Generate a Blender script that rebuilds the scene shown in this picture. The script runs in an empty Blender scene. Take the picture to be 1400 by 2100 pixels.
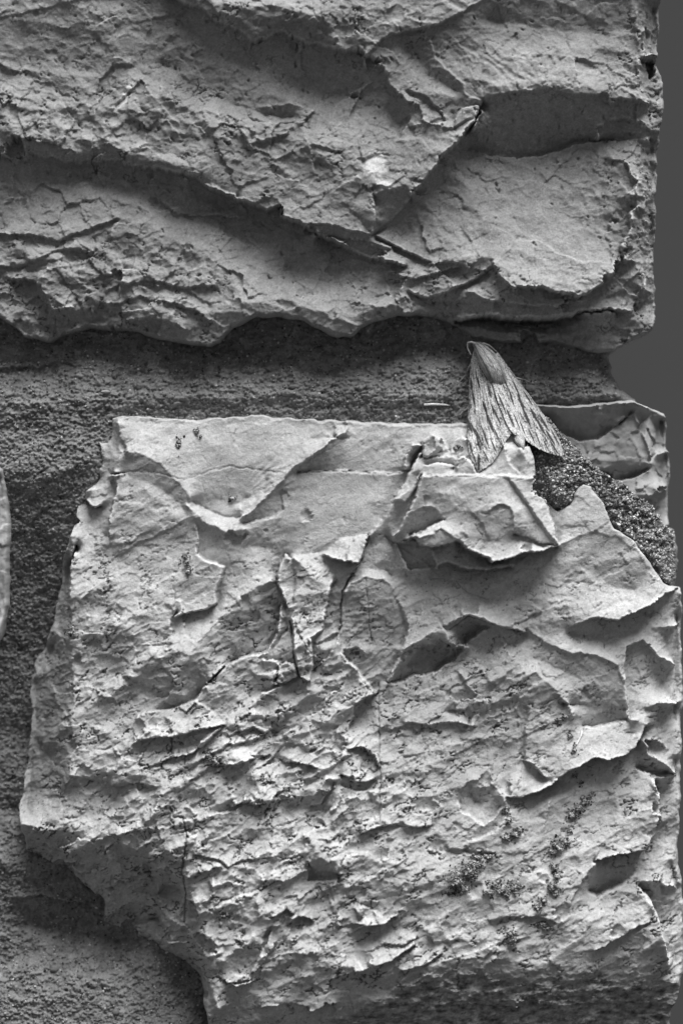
import bpy, math
import numpy as np

# ------------------------------------------------------------------ scale
# 1 unit of the layout sheet ("u") = 0.175 mm on the wall.  x right, y down, h towards the viewer.
S = 0.000175
EYE = 1.25
HREF = 100.0
def wpt(x, y, h):
    return ((x - 700.0) * S, -(h - HREF) * S, (1050.0 - y) * S + EYE)
rng = np.random.default_rng(11)

# ------------------------------------------------------------------ camera, sky, sun, exposure
sc = bpy.context.scene
cam_d = bpy.data.cameras.new('camera')
cam = bpy.data.objects.new('camera', cam_d)
sc.collection.objects.link(cam)
LENS = 135.0
cam_d.lens = LENS
cam_d.sensor_fit = 'VERTICAL'
cam_d.sensor_height = 36.0
DIST = 2100 * S / 36.0 * LENS
cam.location = (0.0, -DIST, EYE)
cam.rotation_euler = (math.radians(90), 0, 0)
cam_d.clip_start = 0.05
cam_d.clip_end = 500
cam_d.dof.use_dof = True
cam_d.dof.focus_distance = DIST - 12 * S
cam_d.dof.aperture_fstop = 4.5
sc.camera = cam

SUN_EL, SUN_AZ = 67.0, 30.0          # azimuth from straight behind the camera, negative = from the left
world = bpy.data.worlds.new('World')
sc.world = world
world.use_nodes = True
wn = world.node_tree.nodes; wl = world.node_tree.links
wn.clear()
sky = wn.new('ShaderNodeTexSky'); sky.sky_type = 'NISHITA'; sky.sun_disc = False
sky.sun_elevation = math.radians(SUN_EL)
sky.sun_rotation = math.radians(180 + SUN_AZ)
sky.air_density = 1.0; sky.dust_density = 0.5
bw = wn.new('ShaderNodeRGBToBW')
bg = wn.new('ShaderNodeBackground'); bg.inputs['Strength'].default_value = 0.05
wo = wn.new('ShaderNodeOutputWorld')
wl.new(sky.outputs[0], bw.inputs[0]); wl.new(bw.outputs[0], bg.inputs[0]); wl.new(bg.outputs[0], wo.inputs[0])

sun_d = bpy.data.lights.new('sun', 'SUN')
sun_d.energy = 5.0; sun_d.angle = math.radians(44); sun_d.color = (1, 1, 1)
sun = bpy.data.objects.new('sun', sun_d)
sc.collection.objects.link(sun)
el, az = math.radians(SUN_EL), math.radians(SUN_AZ)
from mathutils import Vector
sdir = Vector((math.sin(az) * math.cos(el), -math.cos(az) * math.cos(el), math.sin(el)))   # towards the sun
sun.rotation_euler = sdir.to_track_quat('Z', 'Y').to_euler()
sun.location = (-0.5, -1.5, 3.5)

sc.view_settings.view_transform = 'Standard'
sc.view_settings.look = 'None'
sc.view_settings.gamma = 1.0
sc.view_settings.use_curve_mapping = False
sc.view_settings.exposure = 0.5

# ------------------------------------------------------------------ numpy noise toolkit
def _tab(seed):
    r = np.random.default_rng(seed)
    a = r.random((256, 256)) * 2 * np.pi
    return np.cos(a).astype(np.float32), np.sin(a).astype(np.float32)
_tabs = {}
def perlin(X, Y, seed=0):
    if seed not in _tabs: _tabs[seed] = _tab(seed)
    gx, gy = _tabs[seed]
    xi = np.floor(X).astype(np.int32); yi = np.floor(Y).astype(np.int32)
    fx = (X - xi).astype(np.float32); fy = (Y - yi).astype(np.float32)
    u = fx * fx * fx * (fx * (fx * 6 - 15) + 10); v = fy * fy * fy * (fy * (fy * 6 - 15) + 10)
    x0 = xi & 255; x1 = (xi + 1) & 255; y0 = yi & 255; y1 = (yi + 1) & 255
    n00 = gx[y0, x0] * fx + gy[y0, x0] * fy
    n10 = gx[y0, x1] * (fx - 1) + gy[y0, x1] * fy
    n01 = gx[y1, x0] * fx + gy[y1, x0] * (fy - 1)
    n11 = gx[y1, x1] * (fx - 1) + gy[y1, x1] * (fy - 1)
    a = n00 + u * (n10 - n00); b = n01 + u * (n11 - n01)
    return (a + v * (b - a)) * 1.5
def fbm(X, Y, s, oct=4, seed=0, gain=0.5, ridged=False):
    out = 0; amp = 1.0; tot = 0
    for o in range(oct):
        n = perlin(X / s + 7.3 * o, Y / s + 3.1 * o, seed + o)
        if ridged: n = 1 - 2 * np.abs(n)
        out = out + amp * n; tot += amp; amp *= gain; s *= 0.5
    return out / tot
def cells(X, Y, s, seed=0):
    """random-plane facets: (cell height, F1 distance)"""
    r = np.random.default_rng(seed)
    jx = r.random((128, 128)).astype(np.float32); jy = r.random((128, 128)).astype(np.float32)
    ga = (r.random((128, 128)) * 2 - 1).astype(np.float32); gb = (r.random((128, 128)) * 2 - 1).astype(np.float32)
    gh = (r.random((128, 128)) * 2 - 1).astype(np.float32)
    x = X / s; y = Y / s
    xi = np.floor(x).astype(np.int32); yi = np.floor(y).astype(np.int32)
    best = np.full(x.shape, 1e9, np.float32); val = np.zeros(x.shape, np.float32); h0 = np.zeros(x.shape, np.float32)
    for dj in (-1, 0, 1):
        for di in (-1, 0, 1):
            a = (xi + di) & 127; b = (yi + dj) & 127
            ddx = (x - (xi + di) - jx[b, a]).astype(np.float32); ddy = (y - (yi + dj) - jy[b, a]).astype(np.float32)
            d = ddx * ddx + ddy * ddy
            m = d < best
            best = np.where(m, d, best)
            val = np.where(m, ga[b, a] * ddx + gb[b, a] * ddy, val)
            h0 = np.where(m, gh[b, a], h0)
    return val, h0, np.sqrt(best)
def scoops(X, Y, s, seed=0, g=.5, k=.9, warp=.25):
    """shallow shell-like hollows that meet in sharp ridges, in units of the hollow size"""
    r = np.random.default_rng(seed)
    jx, jy, of = (r.random((64, 64)).astype(np.float32) for _ in range(3))
    ga, gb = ((r.normal(0, g, (64, 64))).astype(np.float32) for _ in range(2))
    x = X / s + warp * fbm(X, Y, s * .6, 3, seed % 50 + 300); y = Y / s + warp * fbm(X, Y, s * .6, 3, seed % 50 + 306)
    xi = np.floor(x).astype(np.int32); yi = np.floor(y).astype(np.int32)
    out = np.full(x.shape, 9.0, np.float32)
    for dj in (-1, 0, 1):
        for di in (-1, 0, 1):
            a = (xi + di) & 63; b = (yi + dj) & 63
            dx = (x - (xi + di) - jx[b, a]).astype(np.float32); dy = (y - (yi + dj) - jy[b, a]).astype(np.float32)
            np.minimum(out, .55 * of[b, a] + ga[b, a] * dx + gb[b, a] * dy + k * (dx * dx + dy * dy), out=out)
    return out
def smooth(e0, e1, x):
    t = np.clip((x - e0) / (e1 - e0), 0, 1)
    return t * t * (3 - 2 * t)
def blob(X, Y, x, y, rx, ry, rot=0, p=1.0):
    c, s = math.cos(math.radians(rot)), math.sin(math.radians(rot))
    u = ((X - x) * c + (Y - y) * s) / rx; v = (-(X - x) * s + (Y - y) * c) / ry
    return np.exp(-(u * u + v * v) ** p)

# ------------------------------------------------------------------ relief solver: lips, ridges and creases spread into facets
GX0, GY0, GS = -80, -80, 2
GW, GH = 780, 1160           # covers -80..1480, -80..2240
def parse(s):
    return np.array([[float(v) for v in p.split(',')] for p in s.split()], float)
def resample(P, step=0.8):
    d = np.r_[0, np.cumsum(np.hypot(*np.diff(P, axis=0).T))]
    n = max(2, int(d[-1] / step))
    t = np.linspace(0, d[-1], n)
    return np.c_[np.interp(t, d, P[:, 0]), np.interp(t, d, P[:, 1])], t / max(d[-1], 1e-6)
def relief(curves, base=100.0, gain=2.6):
    """curves: (points, a, b); a = height on the upper side (walking right), b = lower side; scalars or lists along the curve"""
    val = np.zeros((GH, GW), np.float32); wt = np.zeros((GH, GW), np.float32)
    for c in curves:
        P, t = resample(parse(c[0]))
        a, b = c[1], (c[2] if len(c) > 2 else None)
        fa = np.interp(t, np.linspace(0, 1, len(a)), a) if isinstance(a, (list, tuple)) else np.full(len(t), float(a))
        if b is None: sides = [(0.0, fa)]
        else:
            fb = np.interp(t, np.linspace(0, 1, len(b)), b) if isinstance(b, (list, tuple)) else np.full(len(t), float(b))
            sides = [(1.5, fa), (-1.5, fb)]
        d = np.gradient(P, axis=0); d /= np.maximum(np.hypot(d[:, 0], d[:, 1]), 1e-6)[:, None]
        n = np.c_[d[:, 1], -d[:, 0]]
        for off, f in sides:
            Q = P + n * off
            ix = np.rint((Q[:, 0] - GX0) / GS).astype(int); iy = np.rint((Q[:, 1] - GY0) / GS).astype(int)
            ok = (ix >= 0) & (ix < GW) & (iy >= 0) & (iy < GH)
            np.add.at(val, (iy[ok], ix[ok]), f[ok]); np.add.at(wt, (iy[ok], ix[ok]), 1.0)
    pyr = [(val, wt)]
    while min(pyr[-1][0].shape) > 12:
        v, w = pyr[-1]
        hh, ww = (v.shape[0] + 1) // 2 * 2, (v.shape[1] + 1) // 2 * 2
        v2 = np.zeros((hh, ww), np.float32); w2 = np.zeros((hh, ww), np.float32); v2[:v.shape[0], :v.shape[1]] = v; w2[:v.shape[0], :v.shape[1]] = w
        pyr.append((v2.reshape(hh // 2, 2, ww // 2, 2).sum((1, 3)), w2.reshape(hh // 2, 2, ww // 2, 2).sum((1, 3))))
    H = np.full(pyr[-1][0].shape, base, np.float32)
    for v, w in reversed(pyr):
        if H.shape != v.shape:
            H = np.repeat(np.repeat(H, 2, 0), 2, 1)[:v.shape[0], :v.shape[1]]
        m = w > 0; fix = np.where(m, v / np.maximum(w, 1e-9), 0)
        H[m] = fix[m]
        for it in range(70):
            P_ = np.pad(H, 1, mode='edge')
            H = 0.25 * (P_[:-2, 1:-1] + P_[2:, 1:-1] + P_[1:-1, :-2] + P_[1:-1, 2:])
            H[m] = fix[m]
    return (100 + gain * (H - 100)).astype(np.float32)
def sample(H, X, Y):
    fx = np.clip((X - GX0) / GS, 0, GW - 1.001); fy = np.clip((Y - GY0) / GS, 0, GH - 1.001)
    ix = fx.astype(np.int32); iy = fy.astype(np.int32); fx = fx - ix; fy = fy - iy
    return (H[iy, ix] * (1 - fx) + H[iy, ix + 1] * fx) * (1 - fy) + (H[iy + 1, ix] * (1 - fx) + H[iy + 1, ix + 1] * fx) * fy

def sdf(poly, X, Y):
    """signed distance, positive inside"""
    P = poly; Q = np.roll(poly, -1, axis=0)
    x = X.ravel().astype(np.float32); y = Y.ravel().astype(np.float32)
    d2 = np.full(x.shape, 1e12, np.float32); ins = np.zeros(x.shape, bool)
    for (x1, y1), (x2, y2) in zip(P, Q):
        ex, ey = x2 - x1, y2 - y1
        t = np.clip(((x - x1) * ex + (y - y1) * ey) / (ex * ex + ey * ey + 1e-9), 0, 1)
        dx = x - x1 - t * ex; dy = y - y1 - t * ey
        d2 = np.minimum(d2, dx * dx + dy * dy)
        if y1 != y2:
            c = ((y1 > y) != (y2 > y)) & (x < (x2 - x1) * (y - y1) / (y2 - y1) + x1)
            ins ^= c
    d = np.sqrt(d2)
    return np.where(ins, d, -d).reshape(X.shape)
def rough_outline(s, amp=3.0, scale=26, seed=5):
    P = parse(s); P = np.vstack([P, P[:1]])
    R, t = resample(P, 7.0); R = R[:-1]
    n1 = fbm(R[:, 0], R[:, 1], scale, 3, seed); n2 = fbm(R[:, 0], R[:, 1], scale, 3, seed + 9)
    return R + amp * np.c_[n1, n2]

# ------------------------------------------------------------------ detail stamps on a relief grid
def axis(lo, hi, f0, f1, st=2.0):
    """2 u spacing inside the picture, growing outside it"""
    a = list(np.arange(max(lo, f0), min(hi, f1) + .1, st))
    x, d = a[0], st
    while x > lo: d = min(d * 1.1, 10); x -= d; a.insert(0, x)
    x, d = a[-1], st
    while x < hi: d = min(d * 1.1, 10); x += d; a.append(x)
    return np.array(a, np.float32)
def wear_glint(H, lo, hi, k=5):
    """paler proud edges: painted lip highlights along with rubbed, fresher stone"""
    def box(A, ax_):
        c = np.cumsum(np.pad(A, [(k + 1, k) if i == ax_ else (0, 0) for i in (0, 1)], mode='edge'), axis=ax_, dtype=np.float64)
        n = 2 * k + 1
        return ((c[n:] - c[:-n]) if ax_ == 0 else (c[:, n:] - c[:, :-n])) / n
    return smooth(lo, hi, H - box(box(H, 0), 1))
def roll(H, k, wgt):
    """round the relief over k cells where wgt is high"""
    B = H
    for _ in range(2):
        for ax_ in (0, 1):
            c = np.cumsum(np.pad(B, [(k + 1, k) if i == ax_ else (0, 0) for i in (0, 1)], mode='edge'), axis=ax_, dtype=np.float64)
            n = 2 * k + 1
            B = ((c[n:] - c[:-n]) if ax_ == 0 else (c[:, n:] - c[:, :-n])) / n
    return H + (B - H) * wgt
def stamp_window(ax, ay, x, y, r):
    i0, i1 = np.searchsorted(ax, x - r), np.searchsorted(ax, x + r)
    j0, j1 = np.searchsorted(ay, y - r), np.searchsorted(ay, y + r)
    return slice(j0, j1), slice(i0, i1)
def scars(H, ax, ay, n, box, rmin, rmax, seed, tilt=0.25, dens=None, depth=0.10):
    """conchoidal flake scars: the surface is cut back to a tilted shallow bowl with a crisp rim"""
    r = np.random.default_rng(seed)
    for k in range(n):
        x = r.uniform(box[0], box[2]); y = r.uniform(box[1], box[3])
        if dens is not None and r.random() > dens(x, y): continue
        rad = rmin * (rmax / rmin) ** (r.random() ** 1.6)
        sj, si = stamp_window(ax, ay, x, y, rad * 1.5)
        sub = H[sj, si]
        if sub.size < 9: continue
        Xs, Ys = np.meshgrid(ax[si] - x, ay[sj] - y)
        a = r.uniform(0, np.pi); asp = r.uniform(0.5, 1.0)
        u = Xs * math.cos(a) + Ys * math.sin(a); v = (-Xs * math.sin(a) + Ys * math.cos(a)) / asp
        nk = r.integers(4, 7); an = np.sort(r.uniform(0, 2 * np.pi, nk)); dk = r.uniform(.5, 1.0, nk)
        pd = np.full(u.shape, -9.0)
        for aa, dd in zip(an, dk): pd = np.maximum(pd, (u * math.cos(aa) + v * math.sin(aa)) / (rad * dd))
        pd = np.maximum(pd, np.hypot(u, v) / (rad * 1.1)) + .30 * perlin(Xs / rad * 2.1 + k, Ys / rad * 2.1, 3) + .18 * perlin(Xs / rad * 5.3 + k, Ys / rad * 5.3, 4)
        rr = np.maximum(pd, 0) ** 2; wob = 1.0
        g = r.normal(0, tilt, 2)
        h0 = np.median(sub)
        cut = h0 - depth * rad + g[0] * Xs + g[1] * Ys + depth * rad * 2.2 * rr * wob
        cut += 2.5 * rad * np.maximum(rr - .75, 0) ** 2
        np.minimum(sub, cut, out=sub)
def pits(H, ax, ay, n, box, seed, ang, dens=None, rl=(2, 7), rw=(1.2, 2.6), dep=(2, 6)):
    r = np.random.default_rng(seed)
    for k in range(n):
        x = r.uniform(box[0], box[2]); y = r.uniform(box[1], box[3])
        if dens is not None and r.random() > dens(x, y): continue
        l = r.uniform(*rl); w = r.uniform(*rw)
        sj, si = stamp_window(ax, ay, x, y, l * 2.5)
        sub = H[sj, si]
        if sub.size < 4: continue
        Xs, Ys = np.meshgrid(ax[si] - x, ay[sj] - y)
        a = math.radians(ang + r.normal(0, 16))
        u = (Xs * math.cos(a) + Ys * math.sin(a)) / l; v = (-Xs * math.sin(a) + Ys * math.cos(a)) / w
        sub -= r.uniform(*dep) * np.exp(-(u * u + v * v) ** 1.5)
def grooves(H, T, ax, ay, lst, seed=1):
    """cracks: (points, width, depth)"""
    for s, w, dep in lst:
        P, t = resample(parse(s), 1.0)
        P = P + 4.0 * np.c_[fbm(P[:, 0], P[:, 1], 14, 3, seed), fbm(P[:, 0], P[:, 1], 14, 3, seed + 4)]
        wv = w * (0.75 + 0.6 * fbm(P[:, 0], P[:, 1], 22, 2, seed + 8))
        for (x, y), ww in zip(P[::1], wv):
            ww = max(ww, 0.3)
            sj, si = stamp_window(ax, ay, x, y, ww * 2.5 + 2)
            Xs, Ys = np.meshgrid(ax[si] - x, ay[sj] - y)
            g = np.exp(-(Xs * Xs + Ys * Ys) / (ww * ww + .4))
            T[sj, si] = np.maximum(T[sj, si], dep * g * min(1, ww))
    H -= T

# ------------------------------------------------------------------ mesh from a relief
def sheet(name, ax, ay, H, sd, attrs, mat, parent, back=-420.0, skirt_noise=14):
    """grid of the relief inside the outline, its rim laid on the outline, and sides running back into the wall"""
    X, Y = np.meshgrid(ax, ay)
    keep = sd > -2.6
    gy, gx = np.gradient(sd, ay, ax)
    gl = np.maximum(np.hypot(gx, gy), 1e-4)
    push = np.where((sd < 0), -sd, 0)
    X = X + push * gx / gl; Y = Y + push * gy / gl
    q = keep[:-1, :-1] & keep[:-1, 1:] & keep[1:, :-1] & keep[1:, 1:]
    used = np.zeros(keep.shape, bool)
    used[:-1, :-1] |= q; used[:-1, 1:] |= q; used[1:, :-1] |= q; used[1:, 1:] |= q
    idx = np.full(keep.shape, -1, np.int64); idx[used] = np.arange(used.sum())
    co = np.c_[(X[used] - 700) * S, -(H[used] - HREF) * S, (1050 - Y[used]) * S + EYE]
    quads = np.c_[idx[1:, :-1][q], idx[1:, 1:][q], idx[:-1, 1:][q], idx[:-1, :-1][q]]
    # rim edges
    qp = np.pad(q, 1)
    up = q & ~qp[:-2, 1:-1]; dn = q & ~qp[2:, 1:-1]; lf = q & ~qp[1:-1, :-2]; rt = q & ~qp[1:-1, 2:]
    e = np.vstack([np.c_[idx[:-1, :-1][up], idx[:-1, 1:][up]], np.c_[idx[1:, 1:][dn], idx[1:, :-1][dn]],
                   np.c_[idx[1:, :-1][lf], idx[:-1, :-1][lf]], np.c_[idx[:-1, 1:][rt], idx[1:, 1:][rt]]])
    rim = np.unique(e)
    n0 = len(co)
    Hr = H[used][rim]; Xr = X[used][rim]; Yr = Y[used][rim]
    gxr = (gx / gl)[used][rim]; gyr = (gy / gl)[used][rim]
    rows = [co]; faces = [quads]; prev = np.full(n0, -1, np.int64); prev[rim] = rim
    cur = prev
    K = 7
    for k in range(1, K + 1):
        f = (k / K) ** 1.6
        hh = Hr + (back - Hr) * f
        ins = skirt_noise * (0.35 + fbm(Xr * 1.0 + hh * .7, Yr + hh * .9, 60, 3, 77)) * min(1, k / 2)
        ins = np.maximum(ins, 0.2)
        c = np.c_[(Xr + gxr * ins - 700) * S, -(hh - HREF) * S, (1050 - Yr - gyr * ins) * S + EYE]
        base = sum(len(r_) for r_ in rows)
        nxt = np.full(n0, -1, np.int64); nxt[rim] = base + np.arange(len(rim))
        rows.append(c)
        faces.append(np.c_[cur[e[:, 0]], cur[e[:, 1]], nxt[e[:, 1]], nxt[e[:, 0]]])
        cur = nxt
    co = np.vstack(rows); F = np.vstack(faces)
    ob = mesh_obj(name, co, F, mat, parent)
    for an, A in attrs.items():
        v = A[used].astype(np.float32)
        v = np.r_[v, np.tile(v[rim], K)]
        at = ob.data.attributes.new(an, 'FLOAT', 'POINT'); at.data.foreach_set('value', v)
    return ob
def mesh_obj(name, co, F, mat, parent=None, smooth_=True):
    me = bpy.data.meshes.new(name)
    F = np.asarray(F); n = F.shape[1]
    me.vertices.add(len(co)); me.vertices.foreach_set('co', np.asarray(co, np.float32).ravel())
    me.loops.add(F.size); me.loops.foreach_set('vertex_index', F.ravel().astype(np.int32))
    me.polygons.add(len(F)); me.polygons.foreach_set('loop_start', np.arange(0, F.size, n, dtype=np.int32))
    me.update(calc_edges=True)
    me.polygons.foreach_set('use_smooth', np.full(len(F), bool(smooth_)))
    me.materials.append(mat)
    ob = bpy.data.objects.new(name, me)
    sc.collection.objects.link(ob)
    if parent: ob.parent = parent
    return ob

# ------------------------------------------------------------------ materials
def mat_new(name):
    m = bpy.data.materials.new(name); m.use_nodes = True
    nt = m.node_tree; nt.nodes.clear()
    o = nt.nodes.new('ShaderNodeOutputMaterial'); p = nt.nodes.new('ShaderNodeBsdfPrincipled')
    nt.links.new(p.outputs[0], o.inputs[0])
    return m, nt, p
def N(nt, t, **kw):
    n = nt.nodes.new(t)
    for k, v in kw.items():
        if k in n.inputs: n.inputs[k].default_value = v
        else: setattr(n, k, v)
    return n
def math_(nt, op, a, b=None, c=None):
    n = nt.nodes.new('ShaderNodeMath'); n.operation = op
    for i, v in enumerate((a, b, c)):
        if v is None: continue
        if hasattr(v, 'links') or hasattr(v, 'is_linked'): nt.links.new(v, n.inputs[i])
        else: n.inputs[i].default_value = v
    return n.outputs[0]
def noise_(nt, co, scale, detail=4, rough=0.6):
    n = N(nt, 'ShaderNodeTexNoise', Scale=scale, Detail=detail, Roughness=rough)
    nt.links.new(co, n.inputs['Vector'])
    return n.outputs['Fac']
def rock_mat(name, albedo, mottle=0.35, grain=0.25, bump=0.5, rough=0.85, attr='tone', spec=0.25):
    """grey rock: the base tone times a per-point tone (veins, stains, specks, painted lip highlights and facet shade), cloudy mottling and fine grain, plus grain relief"""
    m, nt, p = mat_new(name)
    tc = N(nt, 'ShaderNodeTexCoord')
    co = tc.outputs['Object']
    a = N(nt, 'ShaderNodeAttribute', attribute_name=attr)
    n1 = noise_(nt, co, 60, 5, 0.65); n2 = noise_(nt, co, 1300, 3, 0.7); n3 = noise_(nt, co, 320, 4, 0.6)
    f1 = math_(nt, 'MULTIPLY_ADD', n1, 2 * mottle, 1 - mottle)
    f2 = math_(nt, 'MULTIPLY_ADD', n2, 2 * grain, 1 - grain)
    f3 = math_(nt, 'MULTIPLY_ADD', n3, mottle, 1 - mottle / 2)
    v = math_(nt, 'MULTIPLY', f1, f2); v = math_(nt, 'MULTIPLY', v, f3)
    v = math_(nt, 'MULTIPLY', v, a.outputs['Fac']); v = math_(nt, 'MULTIPLY', v, albedo)
    cr = N(nt, 'ShaderNodeCombineColor')
    for i in range(3): nt.links.new(v, cr.inputs[i])
    nt.links.new(cr.outputs[0], p.inputs['Base Color'])
    p.inputs['Roughness'].default_value = rough
    p.inputs['Specular IOR Level'].default_value = spec
    b1 = N(nt, 'ShaderNodeBump', Strength=bump, Distance=0.00025)
    bn = noise_(nt, co, 1900, 3, 0.7)
    bs = math_(nt, 'ADD', bn, math_(nt, 'MULTIPLY', n3, 0.8))
    nt.links.new(bs, b1.inputs['Height']); nt.links.new(b1.outputs[0], p.inputs['Normal'])
    return m
M_upper = rock_mat('dark limestone', 0.24, mottle=0.34, grain=0.5, bump=1.0)
M_lower = rock_mat('pale limestone', 0.40, mottle=0.26, grain=0.40, bump=1.0)
M_side = rock_mat('weathered limestone', 0.31, mottle=0.35, grain=0.2, bump=0.4)
M_mortar = rock_mat('sandy mortar', 0.20, mottle=0.3, grain=0.6, bump=1.0, rough=0.95)
M_grit = rock_mat('mortar sand grains', 0.36, mottle=0.2, grain=0.3, bump=0.6, rough=0.95, spec=.08)
M_lichen = rock_mat('crusty lichen', 0.34, mottle=0.3, grain=0.4, bump=0.8, rough=0.95)

# ------------------------------------------------------------------ ground and the wall far behind
def flat_mat(name, v, sc_=3.0, var=0.25):
    m, nt, p = mat_new(name)
    tc = N(nt, 'ShaderNodeTexCoord'); mp = N(nt, 'ShaderNodeMapping'); mp.inputs['Scale'].default_value = (1, 1, 0.12)
    nt.links.new(tc.outputs['Object'], mp.inputs[0])
    n = noise_(nt, mp.outputs[0], sc_, 5, 0.6)
    f = math_(nt, 'MULTIPLY', math_(nt, 'MULTIPLY_ADD', n, 2 * var, 1 - var), v)
    cr = N(nt, 'ShaderNodeCombineColor')
    for i in range(3): nt.links.new(f, cr.inputs[i])
    nt.links.new(cr.outputs[0], p.inputs['Base Color']); p.inputs['Roughness'].default_value = 0.9
    return m
gr = mesh_obj('ground', [(-40, -40, 0), (40, -40, 0), (40, 40, 0), (-40, 40, 0)], [(0, 1, 2, 3)], flat_mat('earth', 0.035, 2.0), smooth_=False)
gr['kind'] = 'structure'
def box_mesh(name, x0, x1, y0, y1, z0, z1, mat, parent=None):
    co = [(x, y, z) for x in (x0, x1) for y in (y0, y1) for z in (z0, z1)]
    F = [(0, 1, 3, 2), (4, 6, 7, 5), (0, 4, 5, 1), (2, 3, 7, 6), (0, 2, 6, 4), (1, 5, 7, 3)]
    return mesh_obj(name, co, F, mat, parent, smooth_=False)
bgw = box_mesh('plastered_wall', -5, 6, 3.2, 3.5, -0.02, 3.6, flat_mat('grey plaster', 0.046, 2.2, 0.3))
bgw['label'] = 'blurred plain grey wall far behind the stone pillar at right'
bgw['category'] = 'wall'; bgw['kind'] = 'thing'

# ------------------------------------------------------------------ the pillar
wall = bpy.data.objects.new('stone_wall', None); sc.collection.objects.link(wall)
wall.location = (0, 0, 0)
wall['label'] = 'rough split stone pillar of big grey blocks in recessed sandy mortar'
wall['category'] = 'wall'; wall['kind'] = 'thing'

FX0, FX1, FY0, FY1 = -10, 1410, -10, 2110
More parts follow.
